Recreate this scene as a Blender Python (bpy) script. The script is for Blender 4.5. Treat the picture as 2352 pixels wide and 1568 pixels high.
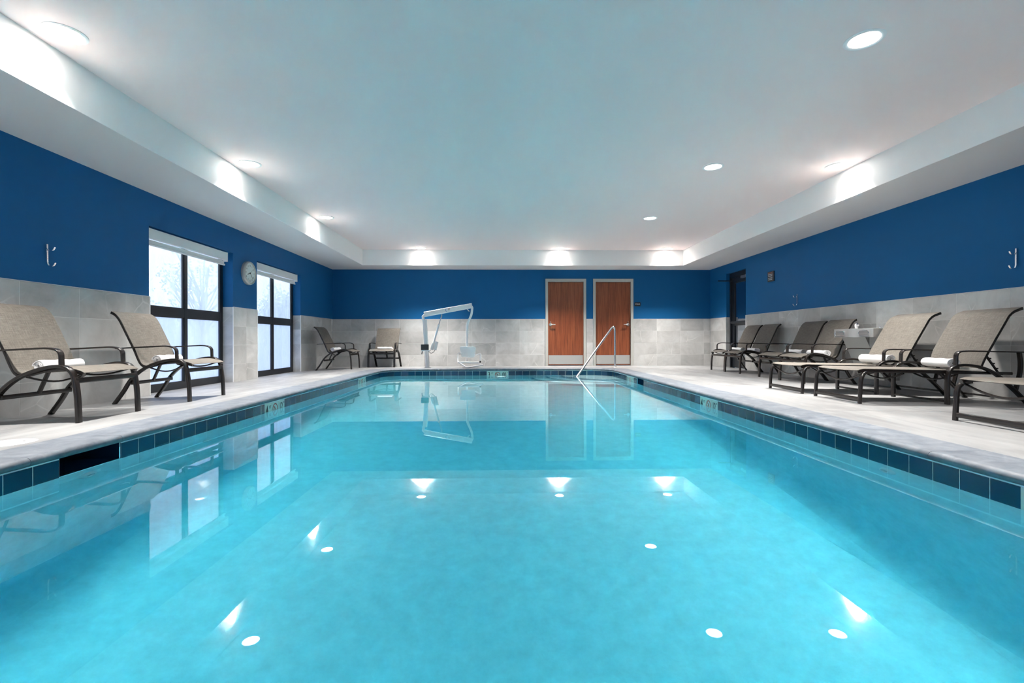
import bpy, bmesh, math, random
from mathutils import Vector, Matrix
random.seed(7)
PI = math.pi
S = bpy.context.scene
C = S.collection
for o in list(bpy.data.objects):
    bpy.data.objects.remove(o)

# ------------------------------------------------------------------ camera, world, exposure
F, YAW, ROLL, CAMZ = 1112.38, 0.0224, -0.0021, 0.615
cd = bpy.data.cameras.new('camera'); cam = bpy.data.objects.new('camera', cd); C.objects.link(cam)
cd.sensor_width = 36; cd.lens = F * 36 / 2352; cd.shift_y = -3 / 2352
cd.clip_start = 0.02; cd.clip_end = 300
R0 = Vector((math.cos(YAW), -math.sin(YAW), 0)); FW = Vector((math.sin(YAW), math.cos(YAW), 0)); UP = Vector((0, 0, 1))
ex = R0 * math.cos(ROLL) + UP * math.sin(ROLL); ey = UP * math.cos(ROLL) - R0 * math.sin(ROLL)
m3 = Matrix((ex, ey, -FW)).transposed()
cam.matrix_world = Matrix.Translation((0, 0, CAMZ)) @ m3.to_4x4()
S.camera = cam
S.view_settings.view_transform = 'Standard'; S.view_settings.look = 'None'
S.view_settings.gamma = 1; S.view_settings.use_curve_mapping = False
S.view_settings.exposure = -0.17
S.cycles.sample_clamp_indirect = 0; S.cycles.adaptive_threshold = 0.02; S.cycles.max_bounces = 9; S.cycles.diffuse_bounces = 5; S.cycles.glossy_bounces = 4
S.cycles.transmission_bounces = 8; S.cycles.transparent_max_bounces = 8

LIGHT_W = 75.0        # power of each downlight
SKY = 2.4             # overcast daylight outside the windows
world = bpy.data.worlds.new('overcast_sky'); S.world = world; world.use_nodes = True
wn = world.node_tree.nodes; wl = world.node_tree.links
bg = wn['Background']; bg.inputs['Color'].default_value = (0.80, 0.90, 1.0, 1); bg.inputs['Strength'].default_value = SKY

# ------------------------------------------------------------------ room measures (metres; camera at x=0, y=0)
XL, XR, YB, YN = -4.29, 5.42, 12.43, -3.2
ZS, ZT = 2.424, 2.797
TL, TR, TB, TN = -3.327, 4.447, 11.718, -2.3
PL, PR, PF, PN = -2.516, 2.3795, 10.5685, 0.36
PRAD = 0.5
ZW = -0.146
ZTILE = -0.057
WT = 1.155            # top of the wall tiling
PITCH = 0.1556

def deckz(x, y):
    a = max(0.0, (-2.816 - x) / 1.474, (x - 2.68) / 2.74, (y - 10.87) / 1.56)
    return -0.005 - 0.042 * min(a, 1.0)

# ------------------------------------------------------------------ materials
def nt(name):
    m = bpy.data.materials.new(name); m.use_nodes = True
    t = m.node_tree
    return m, t.nodes, t.links, t.nodes['Principled BSDF']
def simple(name, col, rough=0.5, metal=0.0, spec=0.5, bump=0.0, bscale=200, var=0.0, vscale=5):
    m, n, l, b = nt(name)
    b.inputs['Base Color'].default_value = (*col, 1); b.inputs['Roughness'].default_value = rough
    b.inputs['Metallic'].default_value = metal; b.inputs['Specular IOR Level'].default_value = spec
    tc = n.new('ShaderNodeTexCoord')
    if var:
        t = n.new('ShaderNodeTexNoise'); t.inputs['Scale'].default_value = vscale; t.inputs['Detail'].default_value = 9; t.inputs['Roughness'].default_value = .7
        l.new(tc.outputs['Object'], t.inputs['Vector'])
        r = n.new('ShaderNodeValToRGB')
        r.color_ramp.elements[0].position = .3; r.color_ramp.elements[1].position = .7
        r.color_ramp.elements[0].color = (*[c * (1 - var) for c in col], 1); r.color_ramp.elements[1].color = (*[min(1, c * (1 + var)) for c in col], 1)
        l.new(t.outputs['Fac'], r.inputs['Fac']); l.new(r.outputs['Color'], b.inputs['Base Color'])
    if bump:
        t = n.new('ShaderNodeTexNoise'); t.inputs['Scale'].default_value = bscale; t.inputs['Detail'].default_value = 3
        l.new(tc.outputs['Object'], t.inputs['Vector'])
        p = n.new('ShaderNodeBump'); p.inputs['Strength'].default_value = bump; p.inputs['Distance'].default_value = .002
        l.new(t.outputs['Fac'], p.inputs['Height']); l.new(p.outputs['Normal'], b.inputs['Normal'])
    return m
def emis(name, col, s):
    m, n, l, b = nt(name)
    b.inputs['Base Color'].default_value = (*col, 1)
    b.inputs['Emission Color'].default_value = (*col, 1); b.inputs['Emission Strength'].default_value = s
    return m
def ramp(n, pts):
    r = n.new('ShaderNodeValToRGB'); e = r.color_ramp.elements
    e[0].position, e[0].color = pts[0][0], (*pts[0][1], 1)
    e[1].position, e[1].color = pts[-1][0], (*pts[-1][1], 1)
    for p, c in pts[1:-1]:
        k = e.new(p); k.color = (*c, 1)
    return r
def stone(name, dark, mid, light, rough, scale=2.2, vein=0.5, veincol=(.85, .85, .83), stretch=(1, 1, 1), tint=.10, bump=.15, coord='Object'):
    """stone-look porcelain: clouded grey with pale veins, each piece its own cut"""
    m, n, l, b = nt(name)
    tc = n.new('ShaderNodeTexCoord'); oi = n.new('ShaderNodeObjectInfo')
    mu = n.new('ShaderNodeVectorMath'); mu.operation = 'SCALE'; mu.inputs[0].default_value = (37.1, 91.7, 53.3)
    l.new(oi.outputs['Random'], mu.inputs['Scale'])
    mp = n.new('ShaderNodeMapping'); mp.inputs['Scale'].default_value = stretch
    l.new(tc.outputs[coord], mp.inputs['Vector'])
    ad = n.new('ShaderNodeVectorMath'); ad.operation = 'ADD'
    l.new(mp.outputs['Vector'], ad.inputs[0]); l.new(mu.outputs['Vector'], ad.inputs[1])
    a = n.new('ShaderNodeTexNoise'); a.inputs['Scale'].default_value = scale; a.inputs['Detail'].default_value = 6; a.inputs['Roughness'].default_value = .62; a.inputs['Distortion'].default_value = .6
    l.new(ad.outputs['Vector'], a.inputs['Vector'])
    r = ramp(n, [(.3, dark), (.5, mid), (.72, light)]); l.new(a.outputs['Fac'], r.inputs['Fac'])
    dn = n.new('ShaderNodeTexNoise'); dn.inputs['Scale'].default_value = 2.0; dn.inputs['Detail'].default_value = 3; l.new(ad.outputs['Vector'], dn.inputs['Vector'])
    dm = n.new('ShaderNodeVectorMath'); dm.operation = 'SCALE'; dm.inputs['Scale'].default_value = .16; l.new(dn.outputs['Color'], dm.inputs[0])
    da = n.new('ShaderNodeVectorMath'); da.operation = 'ADD'; l.new(ad.outputs['Vector'], da.inputs[0]); l.new(dm.outputs['Vector'], da.inputs[1])
    v = n.new('ShaderNodeTexVoronoi'); v.feature = 'DISTANCE_TO_EDGE'; v.inputs['Scale'].default_value = 1.5; l.new(da.outputs['Vector'], v.inputs['Vector'])
    s3 = n.new('ShaderNodeMapRange'); s3.inputs['From Min'].default_value = 0; s3.inputs['From Max'].default_value = .014; s3.inputs['To Min'].default_value = vein; s3.inputs['To Max'].default_value = 0
    l.new(v.outputs['Distance'], s3.inputs['Value'])
    s4 = n.new('ShaderNodeMath'); s4.operation = 'MULTIPLY'; mk = n.new('ShaderNodeMapRange'); mk.inputs['From Min'].default_value = .50; mk.inputs['From Max'].default_value = .64; l.new(dn.outputs['Fac'], mk.inputs['Value']); l.new(s3.outputs['Result'], s4.inputs[0]); l.new(mk.outputs['Result'], s4.inputs[1])
    mx = n.new('ShaderNodeMix'); mx.data_type = 'RGBA'; mx.inputs[7].default_value = (*veincol, 1)
    l.new(s4.outputs[0], mx.inputs[0]); l.new(r.outputs['Color'], mx.inputs[6])
    br = n.new('ShaderNodeMapRange'); br.inputs['To Min'].default_value = 1 - tint; br.inputs['To Max'].default_value = 1 + tint * .6
    l.new(oi.outputs['Random'], br.inputs['Value'])
    sc = n.new('ShaderNodeVectorMath'); sc.operation = 'SCALE'; l.new(mx.outputs[2], sc.inputs[0]); l.new(br.outputs['Result'], sc.inputs['Scale'])
    l.new(sc.outputs['Vector'], b.inputs['Base Color'])
    b.inputs['Roughness'].default_value = rough
    bp = n.new('ShaderNodeBump'); bp.inputs['Strength'].default_value = bump; bp.inputs['Distance'].default_value = .003
    l.new(a.outputs['Fac'], bp.inputs['Height']); l.new(bp.outputs['Normal'], b.inputs['Normal'])
    return m

M = {}
M['blue'] = simple('blue_paint', (.0032, .110, .295), .6, spec=.25, bump=.05, bscale=350)
M['ceil'] = simple('ceiling_paint', (.88, .76, .745), .8, bump=.04, bscale=300)
M['soffit'] = simple('soffit_paint', (.74, .71, .695), .8, bump=.04, bscale=300)
M['white'] = simple('tray_side_white', (.88, .87, .86), .7)  # tray sides, a lighter tone than the soffit
M['tile'] = stone('stone_tile', (.41, .412, .402), (.52, .522, .512), (.62, .625, .615), .32, scale=2.4, vein=.75, tint=.20, veincol=(.72, .72, .70))
M['grout'] = simple('tile_grout', (.72, .72, .70), .9)
M['deck'] = stone('deck_stone', (.18, .185, .191), (.258, .265, .272), (.335, .341, .346), .45, scale=4.5, vein=0.0, tint=.03, stretch=(1.0, .3, 1), bump=.1)
M['deckgrout'] = simple('deck_grout', (.40, .38, .35), .9)
M['coping'] = stone('coping_stone', (.10, .120, .15), (.155, .178, .21), (.215, .238, .27), .5, scale=9, vein=.12, veincol=(.6, .64, .7), tint=.06, bump=.5)
M['ptile'] = None
m, n, l, b = nt('navy_glazed_tile')
oi = n.new('ShaderNodeObjectInfo'); r = ramp(n, [(0, (.004, .034, .082)), (1, (.008, .058, .125))])
l.new(oi.outputs['Random'], r.inputs['Fac']); l.new(r.outputs['Color'], b.inputs['Base Color']); b.inputs['Roughness'].default_value = .12
M['ptile'] = m
M['plaster'] = simple('pool_plaster', (.80, .88, .90), .8, bump=.5, bscale=60, var=.10, vscale=9.0)
M['stepedge'] = simple('step_edge_tile', (.05, .20, .26), .3)
M['dark'] = simple('dark_void', (.012, .014, .018), .6)
M['bronze'] = simple('bronze_powder_coat', (.012, .0092, .008), .27, spec=.6)
M['blackmetal'] = simple('black_aluminium', (.010, .013, .018), .35, spec=.5)
M['steel'] = simple('brushed_steel', (.62, .63, .65), .22, metal=1)
M['satin'] = simple('satin_steel', (.48, .48, .47), .35, metal=1)
M['chrome'] = simple('chrome', (.85, .87, .9), .08, metal=1)
M['kick'] = simple('kick_plate_steel', (.55, .55, .53), .4, metal=.6)
M['frame'] = simple('grey_frame_paint', (.46, .47, .44), .45)
M['lift'] = simple('white_powder_coat', (.90, .90, .90), .35)
M['plastic'] = simple('white_plastic', (.86, .87, .87), .35)
M['blackplastic'] = simple('black_plastic', (.02, .023, .026), .4)
M['shade'] = simple('white_vinyl_shade', (.74, .75, .75), .5)
M['towel'] = simple('white_towel', (.86, .87, .89), .95, bump=.8, bscale=500)
M['red'] = simple('red_print', (.45, .05, .03), .5)
M['ink'] = simple('black_print', (.012, .014, .012), .5)
M['bluelogo'] = simple('blue_print', (.03, .10, .45), .5)
M['marker'] = simple('white_glazed_tile', (.62, .70, .62), .2)
M['lens'] = emis('lamp_lens', (1, .99, .97), 9.0)
M['trim'] = simple('lamp_trim', (.85, .85, .85), .4)
M['poollens'] = emis('pool_lamp_lens', (1.0, .98, .86), 2.6)
M['grey_ss'] = simple('cooler_steel', (.36, .365, .36), .42, metal=.55)
M['cooler'] = simple('cooler_grey_panel', (.40, .405, .385), .45)
# veneer doors
m, n, l, b = nt('cherry_veneer')
tc = n.new('ShaderNodeTexCoord'); mp = n.new('ShaderNodeMapping'); mp.inputs['Scale'].default_value = (9, 9, .55)
l.new(tc.outputs['Object'], mp.inputs['Vector'])
t = n.new('ShaderNodeTexNoise'); t.inputs['Scale'].default_value = 2.6; t.inputs['Detail'].default_value = 8; t.inputs['Roughness'].default_value = .65; t.inputs['Distortion'].default_value = .5
l.new(mp.outputs['Vector'], t.inputs['Vector'])
r = ramp(n, [(.28, (.115, .028, .010)), (.5, (.235, .062, .022)), (.72, (.32, .10, .038))]); l.new(t.outputs['Fac'], r.inputs['Fac'])
l.new(r.outputs['Color'], b.inputs['Base Color']); b.inputs['Roughness'].default_value = .4
M['wood'] = m
# sling fabric: fine two-tone weave
m, n, l, b = nt('woven_sling')
tc = n.new('ShaderNodeTexCoord')
col = None
def streak(sc, rot):
    mp = n.new('ShaderNodeMapping'); mp.inputs['Scale'].default_value = sc
    l.new(tc.outputs['Object'], mp.inputs['Vector'])
    t = n.new('ShaderNodeTexNoise'); t.inputs['Scale'].default_value = 1; t.inputs['Detail'].default_value = 3
    l.new(mp.outputs['Vector'], t.inputs['Vector']); return t
a1 = streak((18, 260, 18), 0); a2 = streak((260, 14, 260), 0)
ad = n.new('ShaderNodeMath'); ad.operation = 'ADD'; l.new(a1.outputs['Fac'], ad.inputs[0]); l.new(a2.outputs['Fac'], ad.inputs[1])
hf = n.new('ShaderNodeMath'); hf.operation = 'MULTIPLY'; hf.inputs[1].default_value = .5; l.new(ad.outputs[0], hf.inputs[0])
r = ramp(n, [(.32, (.078, .070, .058)), (.5, (.128, .117, .101)), (.68, (.19, .177, .157))]); l.new(hf.outputs[0], r.inputs['Fac'])
l.new(r.outputs['Color'], b.inputs['Base Color']); b.inputs['Roughness'].default_value = .75
bp = n.new('ShaderNodeBump'); bp.inputs['Strength'].default_value = .3; bp.inputs['Distance'].default_value = .001
l.new(hf.outputs[0], bp.inputs['Height']); l.new(bp.outputs['Normal'], b.inputs['Normal'])
M['sling'] = m
# water: clear refracting body that absorbs red light
m, n, l, b = nt('pool_water')
n.remove(b); g_ = n.new('ShaderNodeBsdfGlass'); g_.inputs['Roughness'].default_value = 0; g_.inputs['IOR'].default_value = 1.333
l.new(g_.outputs[0], n['Material Output'].inputs['Surface'])
va = n.new('ShaderNodeVolumeAbsorption'); va.inputs['Color'].default_value = (.03, .875, .975, 1); va.inputs['Density'].default_value = .60
l.new(va.outputs['Volume'], n['Material Output'].inputs['Volume'])
M['water'] = m
# window glass: thin pane, fogged towards the bottom by condensation
def fogglass(name, lo, hi, tint):
    m, n, l, b = nt(name); n.remove(b)
    tc = n.new('ShaderNodeTexCoord'); mp = n.new('ShaderNodeMapping'); mp.inputs['Scale'].default_value = (1, 3.5, .9)
    l.new(tc.outputs['Object'], mp.inputs['Vector'])
    t = n.new('ShaderNodeTexNoise'); t.inputs['Scale'].default_value = 2.2; t.inputs['Detail'].default_value = 5; l.new(mp.outputs['Vector'], t.inputs['Vector'])
    mr = n.new('ShaderNodeMapRange'); mr.inputs['From Min'].default_value = .3; mr.inputs['From Max'].default_value = .7; mr.inputs['To Min'].default_value = lo; mr.inputs['To Max'].default_value = hi
    l.new(t.outputs['Fac'], mr.inputs['Value'])
    tr = n.new('ShaderNodeBsdfTransparent'); tr.inputs['Color'].default_value = (.92, .95, .97, 1)
    tl = n.new('ShaderNodeBsdfTranslucent'); tl.inputs['Color'].default_value = (*tint, 1)
    gl = n.new('ShaderNodeBsdfGlossy'); gl.inputs['Roughness'].default_value = .03
    lw = n.new('ShaderNodeLayerWeight'); lw.inputs['Blend'].default_value = .5
    pw = n.new('ShaderNodeMath'); pw.operation = 'POWER'; pw.inputs[1].default_value = 5; l.new(lw.outputs['Facing'], pw.inputs[0])
    fr = n.new('ShaderNodeMath'); fr.operation = 'MULTIPLY_ADD'; fr.inputs[1].default_value = .9; fr.inputs[2].default_value = .05; l.new(pw.outputs[0], fr.inputs[0])
    x1 = n.new('ShaderNodeMixShader'); x2 = n.new('ShaderNodeMixShader')
    l.new(mr.outputs['Result'], x1.inputs['Fac']); l.new(tr.outputs[0], x1.inputs[1]); l.new(tl.outputs[0], x1.inputs[2])
    l.new(fr.outputs[0], x2.inputs['Fac']); l.new(x1.outputs[0], x2.inputs[1]); l.new(gl.outputs[0], x2.inputs[2])
    l.new(x2.outputs[0], n['Material Output'].inputs['Surface'])
    return m
M['glass_up'] = fogglass('window_glass_upper', .35, .62, (.84, .90, 1.0))
M['glass_low'] = fogglass('window_glass_lower', .55, .95, (.76, .82, 1.0))
m, n, l, b = nt('door_glass')
b.inputs['Base Color'].default_value = (.42, .45, .50, 1); b.inputs['Roughness'].default_value = .05; b.inputs['Metallic'].default_value = 1
M['doorglass'] = m

# ------------------------------------------------------------------ mesh helpers
class MB:
    def __init__(s): s.v = []; s.f = []; s.m = []; s.k = 0
    def add(s, vs, fs):
        o = len(s.v); s.v += [tuple(p) for p in vs]
        for f in fs: s.f.append(tuple(i + o for i in f)); s.m.append(s.k)
        return s
    def box(s, x0, x1, y0, y1, z0, z1, bev=0.0):
        if bev <= 0:
            return s.add([(x, y, z) for z in (z0, z1) for y in (y0, y1) for x in (x0, x1)],
                         [(0, 2, 3, 1), (4, 5, 7, 6), (0, 1, 5, 4), (2, 6, 7, 3), (0, 4, 6, 2), (1, 3, 7, 5)])
        b = bmesh.new(); bmesh.ops.create_cube(b, size=1)
        for v in b.verts: v.co = Vector(((x0 + x1) / 2 + v.co.x * (x1 - x0), (y0 + y1) / 2 + v.co.y * (y1 - y0), (z0 + z1) / 2 + v.co.z * (z1 - z0)))
        bmesh.ops.bevel(b, geom=b.edges[:], offset=bev, segments=2, profile=.6, affect='EDGES')
        b.verts.index_update(); s.add([v.co[:] for v in b.verts], [[v.index for v in f.verts] for f in b.faces]); b.free(); return s
    def sweep(s, path, prof, side=(0, 1, 0), cap=True):
        """prof: list of (a, b): a along `side`, b along the normal in the path plane"""
        P = [Vector(p) for p in path]; side = Vector(side); n = len(P); k = len(prof); vs = []
        for i, p in enumerate(P):
            t = (P[min(i + 1, n - 1)] - P[max(i - 1, 0)]).normalized()
            sd = (side - t * side.dot(t)).normalized(); nn = t.cross(sd)
            for a, b in prof: vs.append(p + sd * a + nn * b)
        fs = [(i * k + j, i * k + (j + 1) % k, (i + 1) * k + (j + 1) % k, (i + 1) * k + j) for i in range(n - 1) for j in range(k)]
        if cap: fs += [tuple(range(k - 1, -1, -1)), tuple((n - 1) * k + j for j in range(k))]
        return s.add(vs, fs)
    def lathe(s, prof, c=(0, 0, 0), axis='Z', seg=24, sx=1, sy=1):
        vs = []; k = len(prof)
        for i in range(seg):
            a = 2 * PI * i / seg; ca, sa = math.cos(a) * sx, math.sin(a) * sy
            for r, h in prof:
                q = {'Z': (r * ca, r * sa, h), 'X': (h, r * ca, r * sa), 'Y': (r * ca, h, r * sa)}[axis]
                vs.append((c[0] + q[0], c[1] + q[1], c[2] + q[2]))
        fs = [(i * k + j, i * k + j + 1, ((i + 1) % seg) * k + j + 1, ((i + 1) % seg) * k + j) for i in range(seg) for j in range(k - 1)]
        return s.add(vs, fs)
    def build(s, name, mats, parent=None, smooth=False, rot=None):
        me = bpy.data.meshes.new(name); me.from_pydata(s.v, [], s.f)
        ms = mats if isinstance(mats, (list, tuple)) else [mats]
        for m_ in ms: me.materials.append(m_)
        if len(ms) > 1: me.polygons.foreach_set('material_index', s.m)
        b = bmesh.new(); b.from_mesh(me); bmesh.ops.recalc_face_normals(b, faces=b.faces); b.to_mesh(me); b.free()
        if smooth:
            me.polygons.foreach_set('use_smooth', [True] * len(me.polygons)); me.set_sharp_from_angle(angle=math.radians(40))
        o = bpy.data.objects.new(name, me); C.objects.link(o)
        if parent: o.parent = parent
        return o
def rrect(w, h, r=None, seg=3):
    r = r or min(w, h) * .3; out = []
    for cx, cy, a0 in ((w / 2 - r, h / 2 - r, 0), (-w / 2 + r, h / 2 - r, 90), (-w / 2 + r, -h / 2 + r, 180), (w / 2 - r, -h / 2 + r, 270)):
        for i in range(seg + 1):
            a = math.radians(a0 + 90 * i / seg); out.append((cx + r * math.cos(a), cy + r * math.sin(a)))
    return out
def circ(r, n=12): return [(r * math.cos(2 * PI * i / n), r * math.sin(2 * PI * i / n)) for i in range(n)]
def spline(pts, step=.02, closed=False):
    P = [Vector(p) for p in pts]; out = []
    for i in range(len(P) - 1):
        p0 = P[max(i - 1, 0)]; p1 = P[i]; p2 = P[i + 1]; p3 = P[min(i + 2, len(P) - 1)]
        k = max(2, int((p2 - p1).length / step))
        for j in range(k):
            t = j / k
            out.append(.5 * ((2 * p1) + (-p0 + p2) * t + (2 * p0 - 5 * p1 + 4 * p2 - p3) * t * t + (-p0 + 3 * p1 - 3 * p2 + p3) * t ** 3))
    out.append(P[-1]); return out
def fillet(pts, r, seg=6):
    P = [Vector(p) for p in pts]; out = [P[0]]
    for i in range(1, len(P) - 1):
        a = (P[i - 1] - P[i]); b = (P[i + 1] - P[i]); rr = min(r, a.length * .48, b.length * .48)
        p0 = P[i] + a.normalized() * rr; p2 = P[i] + b.normalized() * rr
        for j in range(seg + 1):
            t = j / seg; out.append(p0 * (1 - t) ** 2 + P[i] * 2 * t * (1 - t) + p2 * t * t)
    out.append(P[-1]); return out
def xz(pts, y): return [(x, y, z) for x, z in pts]
def tag(o, label=None, cat=None, group=None, kind=None):
    if label: o['label'] = label
    if cat: o['category'] = cat
    if group: o['group'] = group
    if kind: o['kind'] = kind
    return o
def empty(name, loc=(0, 0, 0), rot=(0, 0, 0)):
    o = bpy.data.objects.new(name, None); o.empty_display_size = .1; C.objects.link(o); o.location = loc; o.rotation_euler = rot; return o
def place(src, name, loc, rot=(0, 0, 0), parent=None):
    o = bpy.data.objects.new(name, src if isinstance(src, bpy.types.Mesh) else src.data); C.objects.link(o)
    o.location = loc; o.rotation_euler = rot
    if parent: o.parent = parent
    return o
def copy_tree(o, parent=None):
    c = o.copy(); C.objects.link(c)
    if parent: c.parent = parent
    for ch in list(o.children): copy_tree(ch, c)
    return c
def text_mesh(name, txt, size, mat, loc, rot, parent=None, ext=.0008, align='CENTER', sx=1.0, bold=0.0):
    cu = bpy.data.curves.new(name, 'FONT'); cu.body = txt; cu.size = size; cu.extrude = ext; cu.align_x = align; cu.align_y = 'CENTER'; cu.offset = bold
    cu.resolution_u = 3
    t = bpy.data.objects.new(name + '_tmp', cu); C.objects.link(t)
    dg = bpy.context.evaluated_depsgraph_get(); me = bpy.data.meshes.new_from_object(t.evaluated_get(dg))
    bpy.data.objects.remove(t); me.name = name; me.materials.clear(); me.materials.append(mat)
    o = bpy.data.objects.new(name, me); C.objects.link(o); o.location = loc; o.rotation_euler = rot; o.scale = (sx, 1, 1)
    if parent: o.parent = parent
    return o
def struct(o): o['kind'] = 'structure'; return o

# ------------------------------------------------------------------ downlights
lamp_xy = [(-3.09, 3.507), (-3.094, 6.045), (-3.09, 8.651), (-1.895, 11.50), (1.383, 11.51), (3.972, 11.50),
           (2.676, 8.632), (2.68, 6.055), (2.648, 3.468), (4.225, 5.999), (-3.09, .95), (2.66, .90), (-3.09, -1.6), (2.66, -1.6)]  # last four are unseen lamps, added for soft fill light
lamp_lab = ['recessed ceiling light closest above the near lounge chair by the left wall',
            'recessed ceiling light in the tray nearest the first window',
            'recessed ceiling light in the tray nearest the second window',
            'recessed ceiling light at the back of the tray above the pool lift',
            'recessed ceiling light at the back of the tray between lift and wood doors',
            'recessed ceiling light at the back corner of the tray toward the glass door',
            'recessed ceiling light in the right-hand row, third and smallest before the back row',
            'recessed ceiling light in the right-hand row, middle of its three',
            'large recessed ceiling light in the right-hand row, closest to the camera',
            'recessed ceiling light tucked against the right tray edge above the chaises',
            'added ceiling light for fill, overhead on the window side, out of frame', 'added ceiling light for fill, overhead on the chaise side, out of frame',
            'added ceiling light for fill, behind the camera on the window side', 'added ceiling light for fill, behind the camera on the chaise side']
mb = MB(); mb.lathe([(.100, -.002), (.106, -.006), (.118, -.007), (.130, -.003), (.130, .004), (.100, .004)], seg=40)
trim_me = mb.build('trim_ring', M['trim'], smooth=True); TRIM = trim_me.data; bpy.data.objects.remove(trim_me)
mb = MB(); mb.lathe([(0, -.0035), (.09, -.0035), (.102, -.0015), (.102, .003), (0, .003)], seg=40)
t = mb.build('lens', M['lens'], smooth=True); LENS = t.data; bpy.data.objects.remove(t)
for i, (x, y) in enumerate(lamp_xy):
    e = empty('ceiling_light', (x, y, ZT - .001))
    tag(e, lamp_lab[i], 'ceiling light', 'recessed ceiling lights in the tray')
    place(TRIM, 'trim_ring', (0, 0, 0), parent=e); place(LENS, 'lens', (0, 0, 0), parent=e)
    for sp_, pw_, dz_ in ((PI, .05, -.005), (math.radians(92), .95, -.0045)):
        ld = bpy.data.lights.new('downlight', 'AREA'); ld.shape = 'DISK'; ld.size = .18; ld.energy = LIGHT_W * pw_; ld.spread = sp_
        ld.color = (1, .94, .875)
        lo = bpy.data.objects.new('downlight', ld); C.objects.link(lo); lo.parent = e; lo.location = (0, 0, dz_)

# ------------------------------------------------------------------ floor (deck), sloping gently to the walls
fl = MB()
for x0, x1, y0, y1 in ((XL - .16, PL - .40, YN, YB), (PR + .40, XR + .4, YN, YB), (PL - .40, PR + .40, PF + .20, YB), (PL - .40, PR + .40, YN, PN - .10)):
    fl.box(x0, x1, y0, y1, -.40, -.062)
floor = struct(fl.build('floor', M['deckgrout']))
def slab(x0, x1, y0, y1, g=.0025, extra=None):
    x0 += g; x1 -= g; y0 += g; y1 -= g
    nx = max(1, round((x1 - x0) / .25)); ny = max(1, round((y1 - y0) / .25)); q = MB(); vs = []
    for j in range(ny + 1):
        for i in range(nx + 1):
            x = x0 + (x1 - x0) * i / nx; y = y0 + (y1 - y0) * j / ny; vs.append((x, y, deckz(x, y)))
    fs = [(j * (nx + 1) + i, j * (nx + 1) + i + 1, (j + 1) * (nx + 1) + i + 1, (j + 1) * (nx + 1) + i) for j in range(ny) for i in range(nx)]
    q.add(vs, fs)
    per = [i for i in range(nx + 1)] + [j * (nx + 1) + nx for j in range(1, ny + 1)] + [ny * (nx + 1) + i for i in range(nx - 1, -1, -1)] + [j * (nx + 1) for j in range(ny - 1, 0, -1)]
    for a, b_ in zip(per, per[1:] + per[:1]):
        p, r_ = vs[a], vs[b_]
        q.add([p, r_, (r_[0], r_[1], -.07), (p[0], p[1], -.07)], [(0, 1, 2, 3)])
    if extra: q.add(*extra)
    o = q.build('paving_slab', M['deck'], floor); return o
ys = [YN, -.7, 1.75, 4.2, 6.65, 9.1, PF + .12]
for a, b_ in zip(ys, ys[1:]):
    slab(XL - .15, -3.66, a, b_); slab(-3.66, PL - .12, a, b_)
    slab(PR + .12, 3.9, a, b_); slab(3.9, XR, a, b_)
cx = PL + PRAD; cy = PF - PRAD; rr = PRAD + .13
xs = [XL, -3.66, -1.4, .55, 2.5 - 0.0, 3.9, XR]
for a, b_ in zip(xs, xs[1:]): slab(a, b_, PF + .12, YB)
for sgn, px in ((-1, PL), (1, PR)):          # deck pieces filling the rounded pool corners
    vs = []; fs = []; cxx = px - sgn * PRAD
    for k in range(9):
        a = math.radians(90 * k / 8); q = (math.cos(a), math.sin(a)); mxx = max(q)
        vs.append((cxx + sgn * rr * q[0], cy + rr * q[1], -.005)); vs.append((cxx + sgn * (PRAD + .12) / mxx * q[0], cy + (PRAD + .12) / mxx * q[1], -.005))
    fs = [(2 * k, 2 * k + 1, 2 * k + 3, 2 * k + 2) for k in range(8)]
    MB().add(vs, fs).build('paving_slab', M['deck'], floor)

# ------------------------------------------------------------------ walls
WIN = [(6.0, 7.85), (8.61, 10.46)]; WTOP = 2.02; WX = -4.45
w = MB()
for a, b_ in ((YN, 6.0), (7.85, 8.61), (10.46, YB + .2)): w.box(-4.50, XL, a, b_, -.4, ZS + .02)
for a, b_ in WIN:
    w.box(-4.50, XL, a, b_, WTOP, ZS + .02)
wall_left = struct(w.build('wall_left', M['blue']))
w = MB(); DX = [(1.207, 2.112), (2.432, 3.346)]
for a, b_ in ((XL - .2, 1.17), (2.15, 2.40), (3.38, XR + .2)): w.box(a, b_, YB, YB + .12, -.4, ZS + .02)
for a, b_ in ((1.17, 2.15), (2.40, 3.38)): w.box(a, b_, YB, YB + .12, 2.15, ZS + .02)
w.box(1.0, 3.6, YB + .12, YB + .2, -.4, 2.5)
wall_back = struct(w.build('wall_back', M['blue']))
GD = (10.61, 11.535)
w = MB()
w.box(XR, XR + .2, YN, GD[0], -.4, ZS + .02); w.box(XR, XR + .2, GD[1], YB + .2, -.4, ZS + .02); w.box(XR, XR + .2, *GD, 2.20, ZS + .02)
wall_right = struct(w.build('wall_right', M['blue']))
FILL_WIN = [(-3.4, -1.5), (-.9, 1.0), (1.6, 3.5)]      # unseen windows added behind the viewpoint to give the room fill light
w = MB(); xx = XL - .2
for a, b_ in FILL_WIN + [(XR + .2, None)]:
    w.box(xx, a, YN - .12, YN, -.4, ZT + .1)
    if b_: w.box(a, b_, YN - .12, YN, WTOP, ZT + .1); xx = b_
wall_near = struct(w.build('wall_near', M['blue']))

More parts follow.
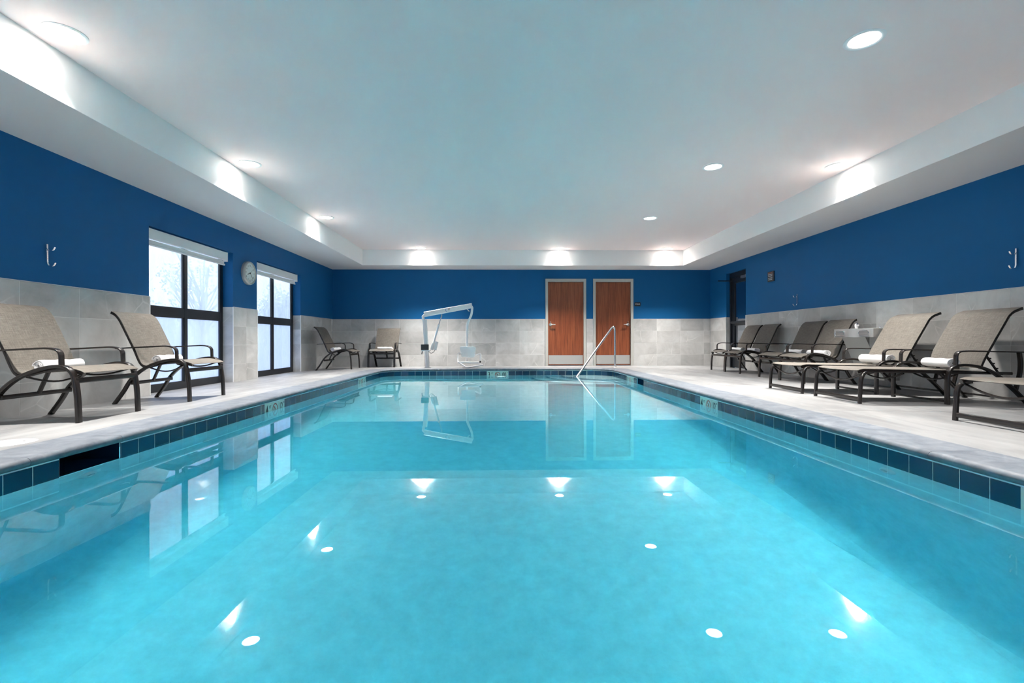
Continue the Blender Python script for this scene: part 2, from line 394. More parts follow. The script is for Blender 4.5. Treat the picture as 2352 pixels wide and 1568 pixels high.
# ceiling: soffit ring and raised tray
w = MB()
for x0, x1, y0, y1 in ((XL - .2, TL, YN, YB + .2), (TR, XR + .2, YN, YB + .2), (TL, TR, TB, YB + .2), (TL, TR, YN, TN)): w.box(x0, x1, y0, y1, ZS, ZT + .1)
ceiling = MB().box(TL - .1, TR + .1, TN - .1, TB + .1, ZT, ZT + .12).build('ceiling', M['ceil']); struct(ceiling)
sof = w.build('soffit', M['soffit'], ceiling)
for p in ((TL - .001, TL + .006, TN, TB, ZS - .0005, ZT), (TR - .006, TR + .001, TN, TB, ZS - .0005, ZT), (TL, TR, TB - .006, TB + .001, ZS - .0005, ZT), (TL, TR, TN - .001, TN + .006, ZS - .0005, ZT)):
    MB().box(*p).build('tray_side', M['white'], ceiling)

# wall tiles: 12 x 24 in stack bond, four courses
tile_cache = {}
def tile_mesh(wd, ht):
    k = (round(wd, 3), round(ht, 3))
    if k not in tile_cache:
        o = MB().box(-wd / 2, wd / 2, -.009, 0, -ht / 2, ht / 2, bev=.0012).build('wall_tile', M['tile']); tile_cache[k] = o.data; bpy.data.objects.remove(o)
    return tile_cache[k]
ROWS = [WT - .305 * i for i in range(5)]; ROWS[4] = -.058
def tile_wall(parent, u0, u1, start, pos, rot, pitch=.6127, rowcut=None):
    """pos(u) -> (x, y) on the wall face; rot: z rotation so that local -y faces the room"""
    js = [u0]; k = math.floor((u0 - start) / pitch) + 1
    while start + k * pitch < u1 - .02:
        if start + k * pitch > u0 + .02: js.append(start + k * pitch)
        k += 1
    js.append(u1)
    for a, b_ in zip(js, js[1:]):
        for r0, r1 in zip(ROWS, ROWS[1:]):
            x, y = pos((a + b_) / 2)
            place(tile_mesh(b_ - a - .0045, r0 - r1 - .0045), 'tile', (x, y, (r0 + r1) / 2), (0, 0, rot), parent)
def grout(parent, x0, x1, y0, y1): MB().box(x0, x1, y0, y1, -.06, WT - .003).build('grout', M['grout'], parent)
T9 = .009
L_ = lambda u: (XL + T9 - .009 + .004, u)
for a, b_, s_ in ((2.2, 6.0, 4.405), (7.85, 8.61, 8.24), (10.46, YB - .008, 11.07)):
    tile_wall(wall_left, a, b_, s_, lambda u: (XL + .000, u), PI / 2); grout(wall_left, XL - .001, XL + .0075, a, b_)
for y_, rot_, s_ in ((7.85, PI, 0), (10.46, PI, 0), (6.0, 0, 0), (8.61, 0, 0)):       # reveals
    wd = .155
    for r0, r1 in zip(ROWS, ROWS[1:]):
        place(tile_mesh(wd, r0 - r1 - .003), 'tile', (XL - .078, y_ + 0.0, (r0 + r1) / 2), (0, 0, 0 if rot_ == PI else PI), wall_left)
    sg = -1 if rot_ == PI else 1
    MB().box(XL - .158, XL, min(y_, y_ + sg * .0055), max(y_, y_ + sg * .0055), -.06, WT - .003).build('grout', M['grout'], wall_left)
for y_ in (6.0, 7.85, 8.61, 10.46):                                                     # white corner trims
    s_ = 1 if y_ in (6.0, 8.61) else -1
    MB().box(XL - .002, XL + .0105, min(y_, y_ + s_ * .0105), max(y_, y_ + s_ * .0105), -.05, WT).build('edge_trim', M['plastic'], wall_left)
for a, b_, s_ in ((XL + .01, 1.135, -3.823), (2.195, 2.365, 0), (3.415, XR - .01, 4.021)):
    tile_wall(wall_back, a, b_, s_, lambda u: (u, YB + .000), 0, pitch=.6145 if a < 3 else .6127); grout(wall_back, a, b_, YB - .0075, YB + .001)
for a, b_, s_ in ((2.6, GD[0], 5.64), (GD[1], YB - .008, 12.2)):
    tile_wall(wall_right, a, b_, s_, lambda u: (XR, u), -PI / 2); grout(wall_right, XR - .0075, XR + .001, a, b_)
for y_ in GD:
    s_ = 1 if y_ == GD[1] else -1
    MB().box(XR - .0105, XR + .001, min(y_, y_ + s_ * .008), max(y_, y_ + s_ * .008), -.05, WT).build('edge_trim', M['plastic'], wall_right)
MB().box(XL, XL + .011, 2.2, 6.0, WT, WT + .004).box(XL, XL + .011, 7.85, 8.61, WT, WT + .004).box(XL, XL + .011, 10.46, YB, WT, WT + .004).build('edge_trim', M['plastic'], wall_left)
MB().box(XL, 1.135, YB - .011, YB, WT, WT + .004).box(2.195, 2.365, YB - .011, YB, WT, WT + .004).box(3.415, XR, YB - .011, YB, WT, WT + .004).build('edge_trim', M['plastic'], wall_back)
MB().box(XR - .011, XR, 2.6, GD[0], WT, WT + .004).box(XR - .011, XR, GD[1], YB, WT, WT + .004).build('edge_trim', M['plastic'], wall_right)

# ------------------------------------------------------------------ windows
for i, (a, b_) in enumerate(WIN):
    f = MB(); x0, x1 = -4.50, WX
    f.box(x0, x1, a, b_, -.06, .045); f.box(x0, x1, a, b_, WTOP - .07, WTOP)
    f.box(x0, x1, a, a + .065, .045, WTOP - .07); f.box(x0, x1, b_ - .065, b_, .045, WTOP - .07)
    wd = struct(f.build('window_%d' % (i + 1), M['blackmetal']))
    mid = (a + b_) / 2 + .01
    MB().box(x0, x1 + .006, mid - .035, mid + .035, .045, WTOP - .07, bev=.004).build('mullion', M['blackmetal'], wd)
    MB().box(x0, x1 + .004, a + .065, b_ - .065, .94, 1.06, bev=.004).build('transom', M['blackmetal'], wd)
    for y0, y1 in ((a + .065, mid - .035), (mid + .035, b_ - .065)):
        for z0, z1, mt in ((.045, .94, M['glass_low']), (1.06, WTOP - .07, M['glass_up'])):
            q = MB().box(-4.482, -4.478, y0, y1, z0, z1).build('pane', mt, wd)
            g = MB()
            for p in ((y0, y0 + .012, z0, z1), (y1 - .012, y1, z0, z1), (y0, y1, z0, z0 + .012), (y0, y1, z1 - .012, z1)): g.box(-4.478, -4.452, *p)
            g.build('glazing_bead', M['blackmetal'], wd)
    sh = empty('roller_shade', (XL - .03, (a + b_) / 2, WTOP - .01))
    tag(sh, ['white roller shade rolled up at the top of the first window', 'white roller shade rolled up at the top of the second window past the clock'][i], 'window shade', 'roller shades')
    y0, y1 = a - (a + b_) / 2 + .005, b_ - (a + b_) / 2 - .125
    MB().box(-.05, .012, y0, y1, -.130, -.008, bev=.004).build('cassette', M['shade'], sh)
    MB().box(-.052, .014, y1, y1 + .012, -.15, -.003, bev=.003).build('end_cap', M['shade'], sh)
    MB().box(-.030, -.027, y0 + .02, y1 - .02, -.195, -.14).build('shade_cloth', M['shade'], sh)
    MB().sweep([(-.028, y0 + .015, -.20), (-.028, y1 - .015, -.20)], circ(.014), side=(1, 0, 0)).build('hem_bar', M['shade'], sh, smooth=True)

for i, (a, b_) in enumerate(FILL_WIN):
    f = MB(); y0, y1 = YN - .11, YN - .05
    f.box(a, b_, y0, y1, -.06, .045); f.box(a, b_, y0, y1, WTOP - .07, WTOP); f.box(a, a + .065, y0, y1, .045, WTOP); f.box(b_ - .065, b_, y0, y1, .045, WTOP)
    f.box((a + b_) / 2 - .035, (a + b_) / 2 + .035, y0, y1, .045, WTOP); f.box(a, b_, y0, y1, .94, 1.06)
    wd = struct(f.build('window_%d' % (i + 3), M['blackmetal']))  # added window out of view, lets in extra daylight as fill
    MB().box(a, b_, YN - .082, YN - .078, .045, WTOP - .07).build('pane', M['glass_up'], wd)
def portal(loc, rot, sx, sy):
    ld = bpy.data.lights.new('daylight_portal', 'AREA'); ld.shape = 'RECTANGLE'; ld.size = sx; ld.size_y = sy; ld.cycles.is_portal = True
    o = bpy.data.objects.new('daylight_portal', ld); C.objects.link(o); o.location = loc; o.rotation_euler = rot
for a, b_ in WIN: portal((-4.52, (a + b_) / 2, 1.0), (0, -PI / 2, 0), 2.1, b_ - a)
for a, b_ in FILL_WIN: portal(((a + b_) / 2, YN - .14, 1.0), (PI / 2, 0, 0), b_ - a, 2.1)

# ------------------------------------------------------------------ wood doors in grey steel frames
for i, (fx0, fx1, sx0, sx1) in enumerate(((1.139, 2.190, 1.205, 2.110), (2.369, 3.411, 2.432, 3.346))):
    t_ = .066
    f = MB()
    f.box(fx0, fx0 + t_, YB - .022, YB + .10, -.06, 2.19, bev=.003); f.box(fx1 - t_, fx1, YB - .022, YB + .10, -.06, 2.19, bev=.003)
    f.box(fx0 + t_ - .001, fx1 - t_ + .001, YB - .0215, YB + .099, 2.19 - t_ - .01, 2.1895, bev=.002)
    dr = empty('door_%d' % (i + 1), ((fx0 + fx1) / 2, YB, -.05)); struct(dr)
    o = f.build('door_frame', M['frame'], dr); o.location = (-(fx0 + fx1) / 2, -YB, .05)
    c = ((fx0 + fx1) / 2, YB, -.05)
    wdt = (fx1 - fx0) / 2 - t_ - .003
    MB().box(-wdt, wdt, .028, .072, .022, 2.155, bev=.002).build('door_leaf', M['wood'], dr)
    MB().box(-wdt, wdt, .030, .070, .010, .022).build('threshold', M['satin'], dr)
    MB().box(-wdt + .012, wdt - .012, .0255, .0285, .045, .275, bev=.001).build('kick_plate', M['kick'], dr)
    hs = -1 if i == 0 else 1
    hx = hs * (wdt - .065)
    h = MB().lathe([(0, .028), (.040, .028), (.040, .018), (.034, .012), (0, .010)], c=(hx, 0, 1.065), axis='Y', seg=24).build('door_handle', M['satin'], dr, smooth=True)
    MB().sweep(fillet([(hx, .015, 1.065), (hx, -.035, 1.065), (hx - hs * .12, -.038, 1.063)], .02), rrect(.022, .016)).build('lever', M['satin'], h, smooth=True)
    MB().lathe([(0, .028), (.012, .028), (.012, .0), (0, 0)], c=(hx, 0, 1.13), axis='Y', seg=12).build('lock_cylinder', M['satin'], dr, smooth=True)

# ------------------------------------------------------------------ black glass door in the right wall
dr = empty('door_3', (XR + .14, sum(GD) / 2, -.05)); struct(dr)
hw = (GD[1] - GD[0]) / 2
f = MB(); f.box(-.06, .05, -hw, -hw + .055, 0, 2.25, bev=.003); f.box(-.06, .05, hw - .055, hw, 0, 2.25, bev=.003); f.box(-.06, .05, -hw, hw, 2.13, 2.25, bev=.003)
f.build('door_frame', M['blackmetal'], dr)
f = MB(); a = hw - .06
f.box(-.03, .015, -a, -a + .11, .02, 2.125, bev=.003); f.box(-.03, .015, a - .11, a, .02, 2.125, bev=.003)
f.box(-.03, .015, -a + .11, a - .11, 2.0, 2.125); f.box(-.03, .015, -a + .11, a - .11, .02, .26); f.box(-.03, .015, -a + .11, a - .11, 1.0, 1.07)
lf = f.build('door_leaf', M['blackmetal'], dr)
MB().box(-.008, -.002, -a + .11, a - .11, 1.07, 2.0).build('pane', M['doorglass'], dr)
MB().box(-.008, -.002, -a + .11, a - .11, .26, 1.0).build('pane', M['doorglass'], dr)
MB().box(-.085, -.03, -a + .06, a - .04, 1.045, 1.10, bev=.008).build('push_bar', M['blackmetal'], dr)
q = MB().box(-.09, -.03, -.36, -.12, 2.07, 2.13, bev=.006).build('door_closer', M['satin'], dr)
MB().sweep([(-.075, -.2, 2.14), (-.075, .12, 2.155)], rrect(.02, .008), side=(0, 0, 1)).build('closer_arm', M['blackmetal'], q)
MB().box(.04, .05, -hw, hw, 0, 2.25).build('backing', M['dark'], dr)
f = MB().box(-.41, -.05, .30, .325, 2.05, 2.07, bev=.003).build('stay_arm', M['blackmetal'], dr)
f = MB().box(-.14, -.06, -hw, hw, -.01, .006, bev=.002).build('sill_plate', M['satin'], dr)
f = MB().box(-.139, -.06, -hw, -hw + .0035, .0, WT + .05).box(-.139, -.06, hw - .0035, hw, .0, WT + .05).build('reveal_tile', M['tile'], dr)

# ------------------------------------------------------------------ pool basin
def depth(y):
    # 3 ft at the far end, sloping to just under 5 ft
    return ZW - (.92 + (1.50 - .92) * min(max((9.6 - y) / 5.2, 0), 1))
per = []        # perimeter counter-clockwise with outward normals
def seg(p, q, nrm, step=.25):
    k = max(1, round((Vector(q) - Vector(p)).length / step))
    for i in range(k): per.append((p[0] + (q[0] - p[0]) * i / k, p[1] + (q[1] - p[1]) * i / k, *nrm))
SKL = (2.806, 3.252); SKR = (8.03, 8.43)
def arc(c, r, a0, a1, k=8):
    for i in range(k):
        a = math.radians(a0 + (a1 - a0) * i / k); per.append((c[0] + r * math.cos(a), c[1] + r * math.sin(a), math.cos(a), math.sin(a)))
rn = .25
seg((PL + rn, PN), (PR - rn, PN), (0, -1)); arc((PR - rn, PN + rn), rn, -90, 0)
seg((PR, PN + rn), (PR, SKR[0]), (1, 0)); seg((PR, SKR[0]), (PR, SKR[1]), (1, 0), .5); seg((PR, SKR[1]), (PR, PF - PRAD), (1, 0))
arc((PR - PRAD, PF - PRAD), PRAD, 0, 90); seg((PR - PRAD, PF), (PL + PRAD, PF), (0, 1)); arc((PL + PRAD, PF - PRAD), PRAD, 90, 180)
seg((PL, PF - PRAD), (PL, SKL[1]), (-1, 0)); seg((PL, SKL[1]), (PL, SKL[0]), (-1, 0), .5); seg((PL, SKL[0]), (PL, PN + rn), (-1, 0)); arc((PL + rn, PN + rn), rn, 180, 270)
n_ = len(per); cove = .16
rings = [(.0062, -.048), (.0062, -.210), (0, -.222), (0, -.6)]
vs = []; fs = []; cols = len(rings) + 6
for x, y, nx, ny in per:
    zf = depth(y)
    for o_, z in rings: vs.append((x - nx * o_, y - ny * o_, z))
    for k in range(6):
        th = PI / 2 * k / 5
        xx, yy = x - nx * cove * (1 - math.cos(th)), y - ny * cove * (1 - math.cos(th))
        zz = depth(yy) + cove * (1 - math.sin(th)); vs.append((xx, yy, zz))
for i in range(n_):
    j = (i + 1) % n_
    ya, yb = per[i][1], per[j][1]; ym = (ya + yb) / 2
    for k in range(cols - 1):
        if k == 0 and ((per[i][2] < -.9 and SKL[0] < ym < SKL[1]) or (per[i][2] > .9 and SKR[0] < ym < SKR[1])): continue
        fs.append((i * cols + k, j * cols + k, j * cols + k + 1, i * cols + k + 1))
q = MB().add(vs, fs)
NX, NY = 20, 44; vs = [(PL + .02 + (PR - PL - .04) * i / NX, PN + .02 + (PF - PN - .04) * j / NY, 0) for j in range(NY + 1) for i in range(NX + 1)]
vs = [(x, y, depth(y) - .0005) for x, y, _ in vs]
q.add(vs, [(j * (NX + 1) + i, j * (NX + 1) + i + 1, (j + 1) * (NX + 1) + i + 1, (j + 1) * (NX + 1) + i) for j in range(NY) for i in range(NX)])
me_o = q.build('pool_basin', M['plaster'], smooth=True); pool = struct(me_o)
# skimmer throats
for px, sg, (y0, y1) in ((PL, -1, SKL), (PR, 1, SKR)):
    xa, xb = px + sg * .005, px + sg * .36
    q = MB()
    q.add([(xa, y0, -.21), (xb, y0, -.21), (xb, y0, -.045), (xa, y0, -.045)], [(0, 1, 2, 3)]); q.add([(xa, y1, -.21), (xb, y1, -.21), (xb, y1, -.045), (xa, y1, -.045)], [(0, 1, 2, 3)])
    q.add([(xb, y0, -.21), (xb, y1, -.21), (xb, y1, -.045), (xb, y0, -.045)], [(0, 1, 2, 3)]); q.add([(xa, y0, -.21), (xb, y0, -.21), (xb, y1, -.21), (xa, y1, -.21)], [(0, 1, 2, 3)])
    q.add([(xa, y0, -.046), (xb, y0, -.046), (xb, y1, -.046), (xa, y1, -.046)], [(0, 1, 2, 3)])
    q.build('skimmer_throat', M['ptile'] if sg < 0 else M['ptile'], pool)
    MB().box(px + sg * .2 - .004, px + sg * .2 + .004, y0 + .03, y0 + .2, -.2, -.06).build('weir_flap', M['dark'], pool)

# waterline tiles
o = MB().box(-.0755, .0755, -.008, 0, -.0755, .0755, bev=.0015).build('t', M['ptile']); PT = o.data; bpy.data.objects.remove(o)
o = MB().box(-.033, .033, -.008, 0, -.0755, .0755, bev=.0015).build('t', M['ptile']); PTH = o.data; bpy.data.objects.remove(o)
ZC_ = ZTILE - .0775
ML, MR_, MF_ = (5.1955, 5.6625), (5.2577, 5.7245), (-.3125, .1545)
MFL, MFR = (8.56, 9.027), (8.64, 9.107)
def band(px, rot, js, skips):
    for y in js:
        if any(a - .03 < y + PITCH / 2 < b_ + .03 for a, b_ in skips): continue
        place(PT, 'tile', (px, y + PITCH / 2, ZC_), (0, 0, rot), pool)
y = 3.4053 - PITCH * 1
js = []
yy = SKL[0]
while yy > PN + .3: yy -= PITCH; js.append(yy)
yy = SKL[1]; cnt = 0
while yy < ML[0] - .2: js.append(yy); yy += PITCH
js2 = yy
band(PL, PI / 2, js, [ML, MFL])
if ML[0] - js2 > .04: place(PTH, 'tile', (PL, (js2 + ML[0]) / 2, ZC_), (0, 0, PI / 2), pool)
js = []; yy = ML[1]
while yy < MFL[0] - .1: js.append(yy); yy += PITCH
yy = MFL[1]
while yy < PF - PRAD - .12: js.append(yy); yy += PITCH
band(PL, PI / 2, js, [])
js = []; yy = MR_[0]
while yy > PN + .4:
    yy -= PITCH
    if not 1.64 < yy < 2.1: js.append(yy)
yy = MR_[1]
while yy < SKR[0] - .14: js.append(yy); yy += PITCH
yy = SKR[1] + .045
js.append(yy)
yy = MFR[1]
while yy < PF - PRAD - .12: js.append(yy); yy += PITCH
band(PR, -PI / 2, js, [])
js = []; xx = MF_[0]
while xx > PL + PRAD + .1: xx -= PITCH; js.append(xx)
xx = MF_[1]
while xx < PR - PRAD - .1: js.append(xx); xx += PITCH
for xx in js: place(PT, 'tile', (xx + PITCH / 2, PF, ZC_), (0, 0, 0), pool)
for k in range(5):
    a = math.radians(9 + 18 * k)
    place(PT, 'tile', (PR - PRAD + (PRAD - .009) * math.cos(a), PF - PRAD + (PRAD - .009) * math.sin(a), ZC_), (0, 0, a - PI / 2), pool)
    place(PT, 'tile', (PL + PRAD - (PRAD - .009) * math.cos(a), PF - PRAD + (PRAD - .009) * math.sin(a), ZC_), (0, 0, PI / 2 - a), pool)

def cut_tile(px, rot, y0, y1):
    wd = y1 - y0 - .004
    if wd > .008: MB().box(-wd / 2, wd / 2, -.008, 0, -.0755, .0755, bev=.0015).build('tile', M['ptile'], pool).matrix_local = Matrix.Translation((px, (y0 + y1) / 2, ZC_)) @ Matrix.Rotation(rot, 4, 'Z')
def last(y0, lim):
    while y0 < lim: y0 += PITCH
    return y0
yc = PF - PRAD
cut_tile(PL, PI / 2, last(MFL[1], yc - .12), yc); cut_tile(PR, -PI / 2, last(MFR[1], yc - .12), yc)
cut_tile(PL, PI / 2, last(ML[1], MFL[0] - .1), MFL[0]); cut_tile(PR, -PI / 2, last(MR_[1], SKR[0] - .14), SKR[0])
cut_tile(PR, -PI / 2, SKR[1], SKR[1] + .045)
x_ = last(MF_[1], PR - PRAD - .1)
MB().box(x_ + .001, PR - PRAD - .002, PF - .008, PF, ZC_ - .0755, ZC_ + .0755).build('tile', M['ptile'], pool)
# depth markers: three printed white tiles each
def marker(loc, rot, a, c_, label, w3=.156):
    e = empty('depth_marker', loc, (0, 0, rot)); tag(e, label, 'sign', 'depth markers in the waterline tiles')
    for k in (-1, 0, 1): MB().box(k * w3 - .076, k * w3 + .076, -.0085, 0, -.0755, .0755, bev=.001).build('marker_tile', M['marker'], e)
    r_ = (PI / 2, 0, 0)
    text_mesh('numeral', a, .135, M['ink'], (-w3 - .028, -.0088, .0), r_, e, sx=.72, bold=.002)
    text_mesh('lettering', 'FT', .045, M['ink'], (-w3 + .040, -.0088, .028), r_, e, sx=.9)
    text_mesh('numeral', c_, .125, M['ink'], (w3 - .012, -.0088, .0), r_, e, sx=.66, bold=.002)
    text_mesh('lettering', '"', .07, M['ink'], (w3 + .056, -.0088, .022), r_, e)
    q = MB(); ring = [(.052 * math.cos(t), -.0092, .052 * math.sin(t)) for t in [2 * PI * i / 32 for i in range(33)]]
    q.sweep(ring, rrect(.001, .012, .0004, 1), cap=False); q.sweep([(-.036, -.0094, .036), (.036, -.0094, -.036)], rrect(.001, .010, .0004, 1))
    q.build('no_diving_ring', M['red'], e)
    q = MB().lathe([(0, 0), (.010, 0), (.010, -.0008), (0, -.0008)], c=(-.01, -.0088, .012), axis='Y', seg=12)
    q.sweep([(-.003, -.0092, .006), (.012, -.0092, -.014), (.008, -.0092, -.032)], rrect(.0008, .011, .0003, 1)); q.sweep([(-.006, -.0092, .0), (-.03, -.0092, -.014)], rrect(.0008, .006, .0003, 1))
    q.build('diver_figure', M['ink'], e)
    return e
marker((PL, sum(ML) / 2, ZC_), PI / 2, '4', '12', 'white 4 FT depth marker in the pool edge below the first window')
marker((PR, sum(MR_) / 2, ZC_), -PI / 2, '4', '12', 'white 4 FT depth marker in the pool edge beside the chaise longues')
marker((sum(MF_) / 2, PF, ZC_), 0, '3', '00', 'white 3 FT depth marker on the far pool edge below the pool lift seat')
marker((PL, sum(MFL) / 2, ZC_), PI / 2, '3', '6', 'small pale depth marker in the window-side pool edge near the far corner')
marker((PR, sum(MFR) / 2, ZC_), -PI / 2, '3', '6', 'small pale depth marker in the pool edge by the far corner past the handrail')

marker((PR, 1.928, ZC_), -PI / 2, '4', '12', 'white depth marker tile cut by the frame edge, nearest the camera')
# coping: bullnosed stones
coping = struct(MB().box(PL - .29, PL - .02, PN, PF - .5, -.045, -.012).box(PR + .02, PR + .29, PN, PF - .5, -.045, -.012).box(PL + .5, PR - .5, PF + .02, PF + .29, -.045, -.012).build('pool_coping', M['grout']))
nose = [(.298, .0), (.02, .0)] + [(.0 + .0 - .032 * math.sin(t) , -.026 + .026 * math.cos(t)) for t in [PI * i / 10 for i in range(0, 11)]] + [(.02, -.0515), (.298, -.0515)]
# nose: (outward from pool, z) ; tile face at 0
def cope_straight(length):
    q = MB(); k = len(nose)
    vs = [(o_, y_, z_) for y_ in (0, length) for o_, z_ in nose]
    q.add(vs, [(j, (j + 1) % k, k + (j + 1) % k, k + j) for j in range(k)] + [tuple(range(k)), tuple(range(k, 2 * k))])
    o = q.build('c', M['coping'], smooth=True); me = o.data; bpy.data.objects.remove(o); return me
CL = .62
cs = cope_straight(CL - .003)
y0 = PF - PRAD - .012
k = 0
while y0 - CL > PN - .1:
    y0 -= CL
    place(cs, 'coping_stone', (PR, y0, .0), (0, 0, 0), coping)
    place(cs, 'coping_stone', (PL, y0 + CL - .003, .0), (0, 0, PI), coping)
nfar = 6; wf = (PR - PL - 2 * PRAD) / nfar; cf = cope_straight(wf - .003)
for k in range(nfar): place(cf, 'coping_stone', (PL + PRAD + wf * (k + 1) - .0015, PF, 0), (0, 0, PI / 2), coping)
for sgn, px in ((-1, PL), (1, PR)):
    for h in range(2):
        q = MB(); vs = []; kk = len(nose); NA = 7
        for i in range(NA):
            a = math.radians(45 * h + .25 + 44.5 * i / (NA - 1))
            for o_, z_ in nose:
                r_ = PRAD + o_; vs.append((px - sgn * PRAD + sgn * r_ * math.cos(a), PF - PRAD + r_ * math.sin(a), z_))
        q.add(vs, [(i * kk + j, i * kk + (j + 1) % kk, (i + 1) * kk + (j + 1) % kk, (i + 1) * kk + j) for i in range(NA - 1) for j in range(kk)] + [tuple(range(kk)), tuple((NA - 1) * kk + j for j in range(kk))])
        q.build('coping_stone', M['coping'], coping, smooth=True)
q = MB()
for a in range(5): pass
cope_near = MB().box(PL - .3, PR + .3, PN - .3, PN + .03, -.05, 0, bev=.012).build('coping_stone', M['coping'], coping)

# entry steps fanning from the far corner
for k, (r_, z_) in enumerate(((1.10, -.36), (1.42, -.59), (1.74, -.82))):
    N = 20; q = MB(); top = [(PR, PF)]; 
    arcp = [(PR - r_ * math.cos(PI / 2 * i / N), PF - r_ * math.sin(PI / 2 * i / N)) for i in range(N + 1)]
    vs = [(PR + .02, PF + .02, z_)] + [(x, y, z_) for x, y in arcp] + [(x, y, -1.25) for x, y in arcp]
    fs = [(0, i + 1, i + 2) for i in range(N)] + [(i + 1, i + 2, N + i + 3, N + i + 2) for i in range(N)]
    st = q.add(vs, fs).build('pool_step', M['plaster'], pool, smooth=True)
    pth = [(x, y, z_ + .001) for x, y in [(PR - (r_ - .025) * math.cos(PI / 2 * i / N), PF - (r_ - .025) * math.sin(PI / 2 * i / N)) for i in range(N + 1)]]
    MB().sweep(pth, [(-.002, -.03), (.002, -.03), (.002, .03), (-.002, .03)], side=(0, 0, 1)).build('step_edge', M['stepedge'], st)
# return inlets and underwater lamp
for (x, y, z, rot) in ((PR, 2.93, -.36, -PI / 2), (PL, 3.0, -.38, PI / 2), (PL, 4.2, -.62, PI / 2)):
    e = empty('return_inlet', (x, y, z), (0, 0, rot))
    tag(e, {0: 'round white return inlet underwater below the chaise-side tiles', 1: 'round white return inlet underwater beside the skimmer opening', 2: 'round white return inlet deeper on the window-side pool wall'}[[2.93, 3.0, 4.2].index(y)], 'pool fitting', 'return inlets in the pool walls')
    MB().lathe([(.018, -.012), (.030, -.024), (.052, -.016), (.062, 0)], axis='Y', seg=20).build('flange', M['plastic'], e, smooth=True)
    MB().lathe([(0, -.002), (.018, -.004)], axis='Y', seg=16).build('nozzle', M['plastic'], e)
e = empty('pool_lamp', (.0, PF, -.50)); tag(e, 'glowing underwater pool lamp below the 3 FT marker on the far wall', 'pool light')
MB().lathe([(.10, -.030), (.115, -.028), (.125, -.015), (.125, 0)], axis='Y', seg=28).build('bezel', M['satin'], e, smooth=True)
MB().lathe([(0, -.034), (.06, -.033), (.10, -.028)], axis='Y', seg=28).build('lens', M['poollens'], e, smooth=True)

# water body
wat = struct(MB().box(PL - .45, PR + .45, PN - .1, PF + .1, -2.4, ZW).build('water', M['water']))

# deck lids (skimmer covers)
for (x, y, lab) in ((-3.02, 3.05, 'round white skimmer lid set in the deck beside the near lounge chair'), (2.90, 5.55, 'round white skimmer lid set in the deck before the chaise longues')):
    e = empty('skimmer_lid', (x, y, deckz(x, y) + .0005)); tag(e, lab, 'pool fitting', 'skimmer lids in the deck')
    MB().lathe([(0, .004), (.115, .004), (.123, .002), (.125, -.002)], seg=36).build('cover', M['plastic'], e, smooth=True)
    for s_ in (-1, 1): MB().lathe([(0, .0046), (.010, .0046), (.010, .003)], c=(s_ * .05, s_ * .03, 0), seg=12).build('finger_hole', M['ink'], e)

# ------------------------------------------------------------------ lounge chair
def sling_strip(path, y0, y1, th=.004, sag=0.0, ny=8, lift=.0175):
    P = [Vector(p) for p in path]; q = MB(); n2 = len(P); vs = []
    for side_ in (0, 1):
        for i, p in enumerate(P):
            t = (P[min(i + 1, n2 - 1)] - P[max(i - 1, 0)]).normalized(); nn = Vector((-t.z, 0, t.x))
            if nn.z < 0 and False: nn = -nn
            for j in range(ny + 1):
                v = j / ny; s_ = sag * 4 * v * (1 - v)
                k_ = lift - s_ - side_ * th; vs.append((p.x + nn.x * k_, y0 + (y1 - y0) * v, p.z + nn.z * k_))
    a = n2 * (ny + 1)
    fs = []
    for i in range(n2 - 1):
        for j in range(ny):
            u = i * (ny + 1) + j
            fs.append((u, u + 1, u + ny + 2, u + ny + 1)); fs.append((a + u, a + u + ny + 1, a + u + ny + 2, a + u + 1))
        u = i * (ny + 1); fs.append((u, u + ny + 1, a + u + ny + 1, a + u)); u += ny; fs.append((u, a + u, a + u + ny + 1, u + ny + 1))
    for j in range(ny): fs.append((j, a + j, a + j + 1, j + 1)); u = (n2 - 1) * (ny + 1) + j; fs.append((u, u + 1, a + u + 1, a + u))
    q.add(vs, fs); return q
OX = .38        # chair origin at the middle of its footprint; x forward
def sh(p): return [(x + OX, z) for x, z in p]
def crossbar(x, z, w, prof, drop=0.0, dx=0.0):
    if drop: return MB().sweep([(x + dx * math.sin(PI * k / 12), -w + 2 * w * k / 12, z - drop * math.sin(PI * k / 12)) for k in range(13)], prof, side=(1, 0, 0))
    return MB().sweep([(x, -w, z), (x, w, z)], prof, side=(1, 0, 0))
